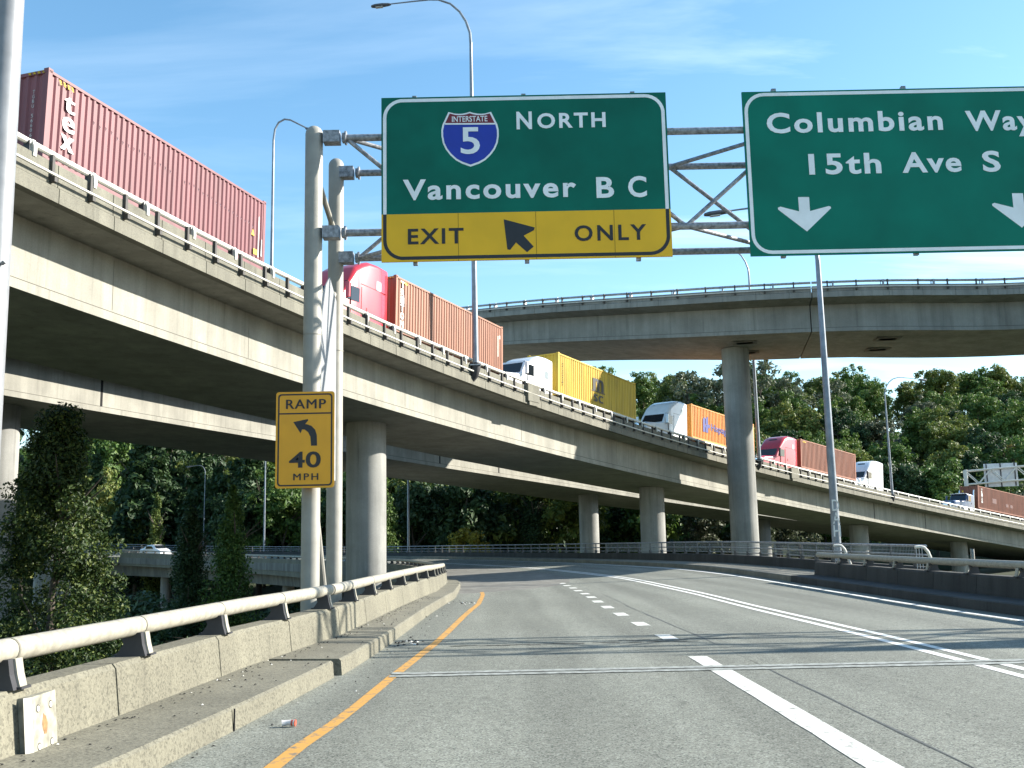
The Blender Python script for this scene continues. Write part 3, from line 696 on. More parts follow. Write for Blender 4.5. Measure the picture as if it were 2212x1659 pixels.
T_ = shield(.955); i0 = max(i for i in range(18) if T_[i][1] < 806)
tl = T_[:i0+1]; xl = T_[i0][0]+(T_[i0+1][0]-T_[i0][0])*(806-T_[i0][1])/(T_[i0+1][1]-T_[i0][1])
top_poly = tl+[(xl, 806), (1676-xl, 806)]+[(1676-x, y) for x, y in tl[:0:-1]]
poly(sh, g1, top_poly, SRED, 'shield_red', SYF-.011)
poly(sh, g1, [(xl-1, 806), (xl-3, 816), (1676-xl+3, 816), (1676-xl+1, 806)], SWHITE, 'shield_band', SYF-.013)
word(sh, g1, 'INTERSTATE', 722, 952, 799, 38, SWHITE, .012, 1.0, SYF-.012); word(sh, g1, '5', 776, 900, 1008, 180, SWHITE, .012, 1, SYF-.010)
# right sign
X2, W2_ = 4.30, 5.95
Z2 = SZ-.025
def g2(X, Y):
    u = 1475+X/3-1604; v = Y/3-197+.0163*u
    return X2+(u-.01*v)*SW/617, Z2-v*SH/354.5
S2_ = thing('highway_sign', 'green overhead sign reading Columbian Way 15th Ave S with two white down arrows', 'road sign', (X2+W2_/2, SYF, SZ-SH))
q = MB(); q.box((X2+W2_/2, SYF+.02, Z2-SH/2), (W2_, .04, SH)); q.build('green_panel', GREEN2, S2_)
sign_border(S2_, X2, Z2-SH, X2+W2_, Z2, SWHITE, SYF-.004, .062)
word(S2_, g2, 'Columbian', 540, 1678, 866, 132, space=1.18); word(S2_, g2, 'Way', 1828, 2268, 856, 132, space=1.14)
word(S2_, g2, '15th', 797, 1262, 1136, 134, space=1.16); word(S2_, g2, 'Ave', 1397, 1778, 1127, 132, space=1.12); word(S2_, g2, 'S', 1915, 2030, 1122, 134)
for dx, dy in ((0, 0), (1370, -19)):
    poly(S2_, g2, [(x+dx, y+dy) for x, y in [(717, 1280), (719, 1372), (600, 1341), (584, 1348), (586, 1360), (762, 1500), (924, 1352), (921, 1342), (910, 1338), (788, 1370), (787, 1280)]], SWHITE, 'arrow')
SHADE_SIGN = thing('highway_sign', 'plain green overhead panel further right on the same gantry, unseen, added to cast shade on the road', 'road sign', (24.6, SYF, SZ-SH))  # extra unseen panel, put in for the shadow band it casts on the road
q = MB(); q.box((24.6, SYF+.02, SZ-SH/2), (7, .04, SH)); q.build('green_panel', GREEN2, SHADE_SIGN); sign_border(SHADE_SIGN, 21.1, SZ-SH, 28.1, SZ, SWHITE, SYF-.004, .062)
for x0, x1 in ((SX, SX+SW), (X2, X2+W2_), (21.1, 28.1)):
    for k in range(3):
        x = x0+.6+(x1-x0-1.2)*k/2; q = MB(); q.box((x, SYF+.085, SZ-SH/2), (.08, .08, SH+.1)); q.build('sign_bracket', TRUSS, G)
# ramp speed sign on the gantry post
RX0, RX1, RZ0, RZ1, RYF = -4.065, -3.06, 2.475, 4.13, 17.60
S4 = thing('speed_sign', 'amber warning sign reading RAMP 40 MPH with a left curve arrow on the gantry post', 'road sign', ((RX0+RX1)/2, RYF, RZ0))
def g3(X, Y):
    fy = (Y-875)/637.; xl_ = 1795-17*fy; return RX0+(X-xl_)/377.*(RX1-RX0), RZ1-fy*(RZ1-RZ0)+(X-xl_)/377.*.000
q = MB(); q.plate(rrect(RX0, RZ0, RX1, RZ1, .05), V((0, RYF, 0)), SR, SU, .012); q.build('panel', ORA, S4)
q = MB(); q.ring(rrect(RX0+.035, RZ0+.035, RX1-.035, RZ1-.035, .06), rrect(RX0+.06, RZ0+.06, RX1-.06, RZ1-.06, .045), V((0, RYF-.003, 0)), SR, SU, .003); q.build('border', SBLACK, S4)
z_ = g3(1900, 1020)[1]; q = MB(); q.box(((RX0+RX1)/2, RYF-.002, z_), (RX1-RX0-.08, .004, .024)); q.build('divider', SBLACK, S4)
word(S4, g3, 'RAMP', 1858, 2113, 988, 65*.91, SBLACK, .0, 1.12, RYF-.002, .018)
word(S4, g3, '40', 1870, 2073, 1378, 104*.91, SBLACK, .02, 1.02, RYF-.002)
word(S4, g3, 'MPH', 1897, 2055, 1460, 46*.91, SBLACK, .0, 1.3, RYF-.002, .018)
A = [(1902, 1076), (1948, 1152), (1958, 1126), (1975, 1128), (1996, 1145), (2010, 1175), (2014, 1235), (2052, 1235), (2052, 1165), (2042, 1130), (2018, 1103), (1988, 1092), (1978, 1091), (1998, 1068), (1996, 1058)]
poly(S4, g3, A, SBLACK, 'curve_arrow', RYF-.003)
for z_ in (3.75, 2.9):
    q = MB(); q.box((-3.55, RYF+.13, z_), (.5, .22, .06)); q.build('clamp', STEEL_D, S4)

# ---------------------------------------------------------------- street lamps
ARM1 = [(0, 0), (.04, .61), (.26, 1.3), (.61, 1.9), (1.13, 2.39), (1.82, 2.65), (2.34, 2.66), (3.3, 2.57), (4.5, 2.45)]
ARM2 = [(0, 0), (.06, .5), (.22, .82), (.48, .97), (.75, .93), (1.1, .74), (1.45, .55)]
def lamp(label, base, H, arm=ARM1, direc=(-1, 0), rb=.16, rt=.07, sc=1.0, mount=None, head=1.15, foot=True):
    t = thing('street_lamp', label, 'street lamp', base, 'street lamps along the ramps')
    bx_, by_, bz_ = base; dv = V((direc[0], direc[1], 0)).normalized()
    hz_ = H-max(a[1] for a in arm)*sc
    q = MB(); q.tube([(bx_, by_, bz_), (bx_, by_, bz_+hz_*.5), (bx_, by_, bz_+hz_)], [rb, (rb+rt)/2, rt], 14); pole = q.build('pole', LAMPM, t, True)
    if foot:
        q = MB(); q.box((bx_, by_, bz_+.03), (rb*3.4, rb*3.4, .06)); q.build('base_plate', GALV, t)
    P = [V((bx_, by_, bz_+hz_))+dv*(a*sc)+UP*(z*sc) for a, z in arm]
    q = MB(); q.tube(P, [rt-(rt-.035)*i/(len(P)-1) for i in range(len(P))], 10); q.build('arm', LAMPM, t, True)
    d = (P[-1]-P[-2]).normalized(); sd_ = V((-dv.y, dv.x, 0)); u = sd_.cross(d)
    if u.z < 0: u = -u
    hd = MB(); L_ = head*sc if sc > .5 else head*.7
    prof = [(0, .05, .05), (.12, .12, .09), (.45, .17, .12), (.8, .17, .11), (.97, .12, .07), (1.0, .05, .03)]
    vs_ = []
    for f_, w_, h2 in prof:
        c0 = P[-1]+d*(f_*L_)-u*.03
        for k in range(12):
            a = 2*math.pi*k/12; vs_.append(c0+sd_*(math.cos(a)*w_)+u*(math.sin(a)*h2*(1 if math.sin(a) > 0 else .75)))
    hd.add(vs_, [(i*12+j, i*12+(j+1) % 12, (i+1)*12+(j+1) % 12, (i+1)*12+j) for i in range(5) for j in range(12)]+[tuple(range(12))[::-1], tuple(60+j for j in range(12))])
    ho = hd.build('lamp_head', LHEAD, t, True, 50)
    q = MB(); q.box(P[-1]+d*(.6*L_)-u*.125, (.36*L_, .2, .03), Matrix(((d.x, sd_.x, u.x), (d.y, sd_.y, u.y), (d.z, sd_.z, u.z)))); q.build('lens', GLASS_L, ho)
    if mount:
        n = mount; q = MB(); q.tube([(bx_, by_, bz_+.06), (bx_, by_, bz_-.12), (bx_-n.x*.1, by_-n.y*.1, bz_-.5), (bx_-n.x*.35, by_-n.y*.35, bz_-.95)], [.27, .26, .24, .10], 12)
        q.tube([(bx_, by_, bz_), (bx_, by_, bz_+.16)], .29, 8); q.build('mount', STEEL_D, t, True, 50)
    return t
p, n, d = vat(26.9, 1.95, .2); lamp('tall steel lamp rising behind the green exit sign, arm curving left over it', p, 32.1-p.z, mount=n, rb=.17, rt=.085)
p, n, d = vat(72.6, 1.95, .2); lamp('lamp on the truck viaduct right of the big round column, its top above the flyover', p, 28.1-p.z, mount=n, rb=.18, rt=.09)
p, n, d = vat(102.3, 1.75, .0); lamp('slim lamp on the viaduct beside the white tractor, arm reaching right before the trees', p, 19.0-p.z, arm=[(a, z*.8) for a, z in ARM1], direc=(1, .25), rb=.15, rt=.07, mount=n, head=1.0)
lamp('shepherd crook lamp standing left of the gantry post beyond the maroon container', (-10.5, 44.2, 11.4), 9.15, ARM2, (1, .0), .085, .05)
lamp('nearest galvanised lamp pole at right, scribbled with white DAH, crossing in front of the flyover', (12.6, 41, -.6), 15.6, [(a*.76, z*.9) for a, z in ARM1], (-1, 0), .185, .10)
for k, (dx, zz_) in enumerate((('D', 2.45), ('A', 1.95), ('H', 1.45))):
    la = [o for o in COL.objects if o.get('label', '').startswith('nearest galvanised')][0]
    po = [c_ for c_ in la.children if c_.name.startswith('pole')][0]
    lettering(dx, V((12.46, 41-.187, zz_)), SR, SU, .46, .28, .01, 1, .006, WHITE_L, po, 'graffiti')
lamp('bare white lamp pole behind the tall cypress, on the outer side of the left curve', rp(139, 5.9, .3), 17.5, rb=.13, rt=.07)
lamp('small curved lamp among the dark trees left of the speed sign', (-44.8, 150, -2), 15.4, [(a*.42, z*.42) for a, z in ARM1], rb=.10, rt=.05, head=.9)
lamp('thin lamp pole rising from the yellow bush beyond the outer railing', (-5.6, 141, -3), 16, rb=.11, rt=.06)
lamp('pale lamp pole on the outer railing, midway along the curve', rp(106.5, 5.25, .55), 15.5, rb=.14, rt=.08)
NP = thing('street_lamp', 'thick pale lamp post cut off by the left edge of the photo, outside the barrier', 'street lamp', (-5.15, 10, -7.5), 'street lamps along the ramps')
q = MB(); q.tube([(-5.15, 10, -7.5), (-5.15, 10, 3), (-5.15, 10, 13)], [.17, .15, .135], 28); q.build('pole', plain('pole_white_galv', (.24, .25, .265), .5, .2, .15, 5), NP, True)
q = MB(); q.tube([(-5.02, 9.9, 4.32), (-4.98, 9.88, 4.34)], .02, 8); q.build('bolt', GALV, NP)
q = MB(); q.tube([(-5.15, 10, 13), (-5.6, 10, 14.3), (-6.8, 10, 15), (-9, 10, 15.1)], [.13, .10, .07, .05], 12); q.build('arm', LAMPM, NP, True)
q = MB(); q.box((-9.5, 10, 15.08), (1.0, .3, .16)); q.build('lamp_head', LHEAD, NP)
# ---------------------------------------------------------------- containers and trucks
LC = 12.19
def truck_frame(s, lat=-1.22, dz=-.10):
    a = vat(s, lat, dz)[0]; e = vat(s+LC, lat, dz)[0]; f = (a-e).normalized(); r_ = f.cross(UP).normalized(); u = r_.cross(f)
    return Matrix(((r_.x, f.x, u.x, a.x), (r_.y, f.y, u.y, a.y), (r_.z, f.z, u.z, a.z), (0, 0, 0, 1)))
def container(label, s, col, h=2.9, zb=1.32, front=None, top_stripe=False, name='shipping_container', L_=LC):
    t = thing(name, label, 'container', (0, 0, 0), 'containers on the trucks', world=False); t.matrix_basis = truck_frame(s) @ Matrix.Translation((0, 0, zb))
    m = col
    W2, P = 1.20, .279
    def corr(y0, y1, axis, face, z0, z1, dep=.05, per=P):
        n_ = max(1, round((y1-y0)/per)); per = (y1-y0)/n_; pts = []
        for i in range(n_):
            a = y0+i*per
            pts += [(a, 0), (a+per*.30, 0), (a+per*.5, dep), (a+per*.80, dep)]
        pts.append((y1, 0)); q = MB()
        for (a, da), (e, de) in zip(pts, pts[1:]):
            if axis == 'y': A = [(face*(W2-da), a, z0), (face*(W2-de), e, z0), (face*(W2-de), e, z1), (face*(W2-da), a, z1)]
            else: A = [(a, face-da*(1 if face > -1 else -1), z0), (e, face-de*(1 if face > -1 else -1), z0), (e, face-de*(1 if face > -1 else -1), z1), (a, face-da*(1 if face > -1 else -1), z1)]
            if (axis == 'y' and face < 0) or (axis == 'x' and face <= -1): A = A[::-1]
            q.quad(*A)
        return q
    for f in (-1, 1): corr(-L_+.16, -.16, 'y', f, .16, h-.10).build('side_panel', m, t)
    corr(-W2+.14, W2-.14, 'x', -.03, .16, h-.10, .045, .32).build('front_wall', m, t)
    q = MB(); q.box((0, -L_+.05, h/2), (2.2, .05, h-.24))
    for x in (-.75, -.3, .3, .75): q.tube([(x, -L_+.02, .15), (x, -L_+.02, h-.15)], .02, 6)
    q.build('rear_doors', m, t)
    q = MB(); q.box((0, -L_/2, h-.04), (2.34, L_-.1, .03)); q.box((0, -L_/2, .1), (2.3, L_-.1, .06)); q.build('roof', m, t)
    q = MB()
    for x in (-1.15, 1.15):
        for y in (-.08, -L_+.08): q.box((x, y, h/2), (.14, .16, h-.02))
        q.box((x+(.03 if x > 0 else -.03), -L_/2, h-.05), (.07, L_-.32, .09)); q.box((x+(.03 if x > 0 else -.03), -L_/2, .08), (.07, L_-.32, .16))
    for y in (-.05, -L_+.05): q.box((0, y, h-.055), (2.16, .08, .11)); q.box((0, y, .08), (2.16, .08, .16))
    for x in (-1.13, 1.13):
        for y in (-.09, -L_+.09):
            for z in (.06, h-.02): q.box((x, y, z), (.18, .19, .13))
    q.build('frame', m, t)
    return t
def cont_text_col(t, letters, y, ztop, cap, wid, m, gap=.06, bold=.03):
    """stacked vertical lettering on the near side, read top to bottom"""
    z = ztop
    for ch in letters:
        if ch != ' ': lettering(ch, V((-1.212, y, z-cap)), V((0, -1, 0)), UP, cap, wid, bold, 1, .004, m, t, 'lettering', True)
        z -= cap+gap
def front_text(t, letters, x, ztop, cap, m):
    z = ztop
    for ch in letters:
        if ch != ' ': lettering(ch, V((x, .003, z-cap)), V((-1, 0, 0)), UP, cap, cap*.62, .0, 1, .004, m, t, 'lettering', True)
        z -= cap*1.28
def hazard(t, h, m1=None):
    y_ = plain('hazard_yellow', (.75, .5, .02), .5); q = MB(); q2 = MB()
    for i in range(4):
        a = -.45-i*.17; q.quad((-1.213, a, h-.13), (-1.213, a-.05, h-.27), (-1.213, a-.14, h-.27), (-1.213, a-.09, h-.13))
        xx = -1.05+i*.17; q2.quad((xx+.09, .004, h-.02), (xx+.0, .004, h-.02), (xx-.04, .004, h-.1), (xx+.05, .004, h-.1))
    q.build('hazard_tape', y_, t); q2.build('hazard_tape', y_, t)
def cmat(name, c, rustiness=.12):
    m, t, b_ = new_mat(name); n = t.nodes.new; l = t.links.new
    tcn = n('ShaderNodeTexCoord'); mpn = n('ShaderNodeMapping'); mpn.inputs['Scale'].default_value = (1, 1, .12); l(tcn.outputs['Object'], mpn.inputs[0])
    a = n('ShaderNodeTexNoise'); a.inputs['Scale'].default_value = 3; a.inputs['Detail'].default_value = 8; l(mpn.outputs[0], a.inputs['Vector'])
    r = n('ShaderNodeValToRGB'); e = r.color_ramp.elements; e[0].position = .36; e[1].position = .62
    e[0].color = (*[k*.72 for k in c], 1); e[1].color = (*c, 1); l(a.outputs['Fac'], r.inputs[0])
    a2 = n('ShaderNodeTexNoise'); a2.inputs['Scale'].default_value = 11; a2.inputs['Detail'].default_value = 9; l(tcn.outputs['Object'], a2.inputs['Vector'])
    r2 = n('ShaderNodeValToRGB'); r2.color_ramp.elements[0].position = .68; r2.color_ramp.elements[1].position = .76; r2.color_ramp.elements[1].color = (rustiness*3,)*3+(1,); l(a2.outputs['Fac'], r2.inputs[0])
    mx = n('ShaderNodeMixRGB'); mx.inputs[2].default_value = (.10, .045, .02, 1); l(r2.outputs[0], mx.inputs[0]); l(r.outputs[0], mx.inputs[1]); l(mx.outputs[0], b_.inputs['Base Color'])
    b_.inputs['Roughness'].default_value = .55; return m
C1 = cmat('maroon_paint', (.185, .055, .063)); C2 = cmat('rust_red_paint', (.33, .14, .08)); C3 = cmat('container_yellow', (.62, .40, .03)); C4 = cmat('container_orange', (.74, .28, .035)); C5 = cmat('brick_red_paint', (.31, .11, .06)); C7 = cmat('brown_red_paint', (.29, .10, .055))
TW = plain('stencil_white', (.82, .82, .8), .5); TB = plain('stencil_black', (.02, .02, .025), .5); TBL = plain('stencil_blue', (.02, .03, .22), .5); TY = plain('placard_yellow', (.8, .5, .02), .5)
S_T = [-1.502, 21.781, 41.521, 63.526, 85.393, 126.646]
t = container('long maroon container at upper left, white tex letters, nearest of the queue', S_T[0], C1)
for ch_, z_, cp_, wd_ in (('t', 1.90, .66, .40), ('e', 1.27, .74, .46), ('x', .66, .76, .50)): lettering(ch_, V((-1.216, -.95, z_)), V((0, -1, 0)), UP, cp_, wd_, .0, 1, .004, TW, t, 'lettering', True, .035); front_text(t, 'TGBU 566061 2', -.72, 2.3, .12, TW); hazard(t, 2.9)
q = MB(); q.box((-1.213, -11.5, .62), (.004, .26, .22)); q.build('placard', TY, t)
q = MB(); q.plate([(-.11, 0), (.11, 0), (0, .26)], V((-1.213, -11.3, 1.25)), V((0, -1, 0)), UP, .004); q.build('placard', TY, t)
q = MB(); q.box((-1.213, -11.72, 1.3), (.004, .05, 1.7)); q.box((-1.213, -11.95, .9), (.004, .05, .7)); q.build('marking', TW, t)
q = MB()                                     # row of knocks in the corrugations
for i in range(34):
    y = -2.0-i*.279; z = 2.05-i*.012+random.uniform(-.05, .05)
    if i in (15, 16): continue
    q.add([(-1.205, y-.02, z+.07), (-1.232, y-.05, z), (-1.205, y-.1, z), (-1.205, y-.04, z-.08)], [(0, 1, 2)[::-1], (1, 3, 2)[::-1], (0, 3, 1)[::-1]])
q.build('scuffs', plain('scuffed_maroon', (.46, .30, .31), .6), t)
t = container('rust red container behind the red tractor, white letters down its front edge', S_T[1], C2)
cont_text_col(t, 'TRITON', -.62, 2.75, .36, .32, TW, .055); front_text(t, 'TRLU 718060 2', -.35, 2.35, .12, TW); hazard(t, 2.9)
q = MB(); q.box((-1.213, -11.55, 1.6), (.004, .05, 1.3)); q.box((-1.213, -11.78, 2.2), (.004, .08, .22)); q.build('marking', TW, t)
t = container('yellow container with black letters, half shaded under the flyover', S_T[2], C3)
lettering('m', V((-1.212, -5.9, 1.22)), V((0, -1, 0)), UP, 1.05*1.35, 1.5, .0, 1, .005, TB, t, 'lettering', True, .05)
lettering('sc', V((-1.212, -5.9, .42)), V((0, -1, 0)), UP, .86, 1.4, .0, 1.1, .005, TB, t, 'lettering', True, .045)
q = MB(); q.box((-1.213, -5.9, 1.17), (.004, 2.1, .07)); q.build('marking', TB, t)
cont_text_col(t, 'MSCU504312', -.62, 2.3, .11, .08, TB, .05, 0)
t = container('bright orange container with a blue logo and blue letters, partly behind the tall column', S_T[3], C4)
lettering('Hapag-Lloyd', V((-1.212, -3.55, 1.12)), V((0, -1, 0)), UP, .62, 6.1, .012, 1, .005, TBL, t)
q = MB()
for P_ in ([(0, 0), (.42, 0), (.42, .42), (.8, .62), (.42, .62), (.42, 1.35), (0, 1.12)], [(.52, .0), (.92, 0), (.92, .45), (1.25, .45), (1.25, .75), (.92, .75), (.92, 1.45), (.52, 1.2), (.52, .78), (.62, .72), (.52, .66)]): q.plate(P_, V((-1.216, -2.05, .82)), V((0, -1, 0)), UP, .004)
q.build('logo', TBL, t)
t = container('plain brick red container right of the red aerodynamic tractor', S_T[4], C5)
hazard(t, 2.9)
t = container('brown red container at the far right, behind the dark blue day cab', S_T[5], C7)
cont_text_col(t, 'TRITON', -.95, 2.6, .28, .30, TW, .03)
q = MB()
for y, z, a, e in ((-4.0, 1.35, .95, .62), (-7.2, 1.1, .6, .4), (-8.3, 1.1, .6, .4)): q.box((-1.213, y, z), (.004, a, e))
q.build('repair_patch', plain('patch_dark', (.12, .045, .04), .6), t)
q = MB(); q.box((.85, .004, 2.25), (.22, .004, .22)); q.box((-.62, .004, .25), (.3, .004, .2)); q.build('placard', TY, t)

WHL = None
def wheels(t, lst):
    global WHL
    for x, y in lst:
        if WHL is None:
            q = MB(); n_ = 22; pr = [(-.14, .36), (-.15, .48), (-.11, .51), (.11, .51), (.15, .48), (.14, .36)]
            vs_ = [(a, r_*math.cos(2*math.pi*k/n_), r_*math.sin(2*math.pi*k/n_)) for a, r_ in pr for k in range(n_)]
            q.add(vs_, [(i*n_+j, i*n_+(j+1) % n_, (i+1)*n_+(j+1) % n_, (i+1)*n_+j) for i in range(5) for j in range(n_)])
            a = q.build('tyre', RUBBER, None, True); COL.objects.unlink(a)
            q = MB(); q.tube([(-.13, 0, 0), (-.06, 0, 0), (.06, 0, 0), (.13, 0, 0)], [.37, .3, .3, .37], 18); e = q.build('rim', CHROME, None, True); COL.objects.unlink(e); WHL = (a.data, e.data)
        wt = obj('wheel', WHL[0], t); wt.matrix_basis = Matrix.Translation((x, y, .51)); obj('rim', WHL[1], wt)
def chassis(t, y0=0.):
    q = MB()
    for x in (-.45, .45): q.box((x, -6.1, 1.12), (.16, 12.2, .3))
    for k in range(7): q.box((0, -.3-k*1.93, 1.2), (2.3, .14, .12))
    for x in (-.8, .8): q.box((x, -3.2, .62), (.1, .1, .9))
    q.build('trailer_frame', STEEL_D, t); wheels(t, [(x, y) for x in (-1.0, 1.0) for y in (-10.2, -11.5)])
def tractor(label, s, col, roof, day=False, trailer=True, style=0):
    t = thing('semi_truck', label, 'truck', (0, 0, 0), 'trucks queued on the viaduct', world=False); t.matrix_basis = truck_frame(s)
    zt = roof
    if day: ST = [(.75, 2.75, 1.02, .10), (.78, 2.88, 1.08, .16), (1.2, 2.95, 1.1, .2), (2.2, 2.95, 1.1, .2), (2.45, 2.86, 1.08, .16), (2.75, 2.02, 1.12, .1), (3.2, 1.95, 1.02, .18), (4.6, 1.85, .95, .22), (5.1, 1.75, .9, .24), (5.18, 1.5, .86, .2)]
    elif style == 1: ST = [(.75, zt-.22, 1.16, .12), (.8, zt-.08, 1.2, .2), (1.6, zt, 1.22, .28), (2.5, zt-.02, 1.22, .34), (3.1, zt-.22, 1.2, .40), (3.75, zt-.85, 1.18, .36), (4.1, 2.86, 1.16, .22), (4.15, 2.78, 1.15, .14), (4.72, 1.98, 1.17, .10), (5.1, 1.88, 1.08, .2), (6.6, 1.72, .98, .28), (7.0, 1.55, .92, .28), (7.08, 1.25, .88, .2)]
    else: ST = [(.75, zt-.16, 1.16, .12), (.8, zt-.05, 1.2, .2), (1.6, zt, 1.22, .24), (2.4, zt-.04, 1.22, .3), (3.0, zt-.28, 1.21, .36), (3.4, zt-.55, 1.2, .34), (3.45, zt-.60, 1.2, .3), (4.0, 2.92, 1.17, .22), (4.05, 2.84, 1.16, .14), (4.6, 2.0, 1.18, .10), (5.1, 1.9, 1.08, .2), (6.6, 1.75, .98, .28), (7.0, 1.55, .92, .28), (7.08, 1.25, .88, .2)]
    q = MB(); fr_ = []; pr = []
    for y, z, wd, r_ in ST:
        fr_.append((V((0, y, 0)), V((1, 0, 0)), UP))
        P = [(wd, .75)]+[(wd-r_+r_*math.cos(R(a)), z-r_+r_*math.sin(R(a))) for a in (0, 22, 45, 67, 90)]+[(-wd+r_-r_*math.sin(R(a)), z-r_+r_*math.cos(R(a))) for a in (0, 22, 45, 67, 90)]+[(-wd, .75)]
        pr.append(P[::-1])
    q.sweep(fr_, pr); q.build('cab', col, t, True, 40)
    # windscreen lies on the sloping face between two stations
    i = next(k for k in range(len(ST)-1) if ST[k][1]-ST[k+1][1] > .7 and ST[k+1][1] < 2.1)
    (ya, za, wa, ra), (yb, zb_, wb, rb_) = ST[i], ST[i+1]; nn = V((0, za-zb_, yb-ya)).normalized()*.012
    def on(x, f): return V((x, ya+(yb-ya)*f, za+(zb_-za)*f))+nn
    q = MB(); q.quad(on(-.98, .95), on(.98, .95), on(.92, .08), on(-.92, .08)); q.build('windscreen', WINDOW, t)
    xs1 = wa
    for sgn in (-1, 1):
        q = MB(); x = sgn*(1.195 if not day else 1.118)
        yc = ya-.1
        P = [(yc-.75, 1.98), (yc+.35, 1.98), (yc+.12, 2.58), (yc-.2, 2.68), (yc-.75, 2.68)]
        q.plate([(-a if sgn < 0 else a, e) for a, e in P], V((x*1.012, 0, 0)), V((0, -1, 0)) if sgn < 0 else V((0, 1, 0)), UP, .01); door = q.build('side_window', WINDOW, t)
        q = MB(); x2 = sgn*1.42
        q.tube([(sgn*1.15, yc+.45, 2.75), (x2, yc+.55, 2.72), (x2, yc+.55, 1.85), (sgn*1.15, yc+.5, 1.85)], .02, 6); q.build('mirror_arm', STEEL_D, t)
        q = MB(); q.box((x2, yc+.52, 2.3), (.2, .12, .72)); q.build('mirror', STEEL_D if style else col, t)
        if not day:
            q = MB(); z0 = 2.95 if style == 1 or roof > 4.05 else 2.25
            if style == 0 and roof < 4.05: z0 = 2.1
            q.plate([(a+(-1.6 if sgn < 0 else 1.6), e) for a, e in rrect(-.24, z0, .24, z0+.5, .09, 4)], V((sgn*1.232, 0, 0)), V((0, -1, 0)) if sgn < 0 else V((0, 1, 0)), UP, .012); 
            q.build('sleeper_window', plain('grey_glass', (.28, .32, .34), .15), t)
        for yy in ((ya-1.0, ya-.12) if not day else ()):
            q = MB(); q.box((sgn*1.2, yy, 1.85), (.05, .014, 1.9)); q.build('door_seam', DARK, t)
        if not day:
            q = MB(); q.box((sgn*1.205, 2.0, 2.95), (.05, 2.2, .012)); q.build('panel_seam', DARK, t)
        q = MB(); q.box((sgn*1.222 if not day else sgn*1.12, yc-1.35 if not day else yc-.9, 1.75), (.02, .07, .22)); q.build('grab_handle', plain('handle_dark_red', (.2, .01, .015), .4) if col.name.startswith('red') else STEEL_D, t)
        q = MB(); q.tube([(sgn*.98, 1.2, .75), (sgn*.98, 3.4, .75)], .3, 14); q.build('fuel_tank', CHROME, t, True)
        q = MB(); q.box((sgn*.72, ST[-1][0]+.0, 1.05), (.32, .08, .25)); q.build('headlight', GLASS_L, t)
    if style == 1:
        q = MB(); y0, z0 = 3.1, zt-.22; y1, z1 = 3.75, zt-.85; nn = V((0, z0-z1, y1-y0)).normalized()*.015
        q.quad(V((-.45, y0+.30, z0-.30))+nn, V((.45, y0+.30, z0-.30))+nn, V((.42, y0+.15, z0-.15))+nn, V((-.42, y0+.15, z0-.15))+nn); q.build('roof_vent', STEEL_D, t)
    q = MB(); q.box((0, ST[-1][0]+.02, 1.2), (1.1, .06, .7)); q.build('grille', CHROME, t)
    q = MB(); q.box((0, ST[-1][0]+.08, .62), (2.3, .3, .35)); q.build('bumper', CHROME, t)
    q = MB(); q.box((-.45, 1.6, .85), (.14, 8.4 if not day else 6, .28)); q.box((.45, 1.6, .85), (.14, 8.4 if not day else 6, .28)); q.build('frame_rails', STEEL_D, t)
    if day:
        for x in (-.95, .95):
            q = MB(); q.tube([(x, .62, .9), (x, .62, 3.35), (x, .55, 3.6)], .075, 12); q.build('exhaust_stack', CHROME, t, True)
        for x in (-.5, -.25, 0, .25, .5):
            q = MB(); q.box((x, 2.25, 2.98), (.12, .12, .09)); q.build('marker_light', GLASS_L, t)
        q = MB(); q.box((0, 2.52, 2.90), (2.16, .34, .05)); q.build('sun_visor', plain('white_trim', (.75, .75, .75), .4), t)
    wheels(t, [(x, y) for x in (-1.0, 1.0) for y in (-.6, -1.9)]+[(x, 5.9 if not day else 4.2) for x in (-1.02, 1.02)])
    if trailer: chassis(t)
    return t
RED = paint('red_truck_paint', (.50, .025, .035)); RED2 = paint('red_deep_paint', (.42, .02, .035)); WHT = paint('white_truck_paint', (.80, .80, .80)); BLU = paint('blue_truck_paint', (.03, .06, .14))
tr_ = thing('container_trailer', 'skeletal trailer under the long maroon container, mostly hidden by the parapet', 'trailer', (0, 0, 0), None, False); tr_.matrix_basis = truck_frame(S_T[0]); chassis(tr_)
tractor('red sleeper tractor seen just right of the gantry post, pulling the rust red container', S_T[1], RED, 4.3, style=0)
tractor('white tractor with a low roof in front of the yellow container', S_T[2], WHT, 3.55, style=0)
tractor('white high roofed tractor pulling the bright orange container', S_T[3], WHT, 4.15, style=0)
tractor('red aerodynamic tractor with a dark roof vent, right of the tall column', S_T[4], RED2, 4.2, style=1)
tractor('white bobtail tractor alone between the slim lamp and the brick red container', 104.6, WHT, 4.15, trailer=False, style=1)
tractor('dark blue low day cab with chrome stacks at the far right', S_T[5], BLU, 2.95, day=True)
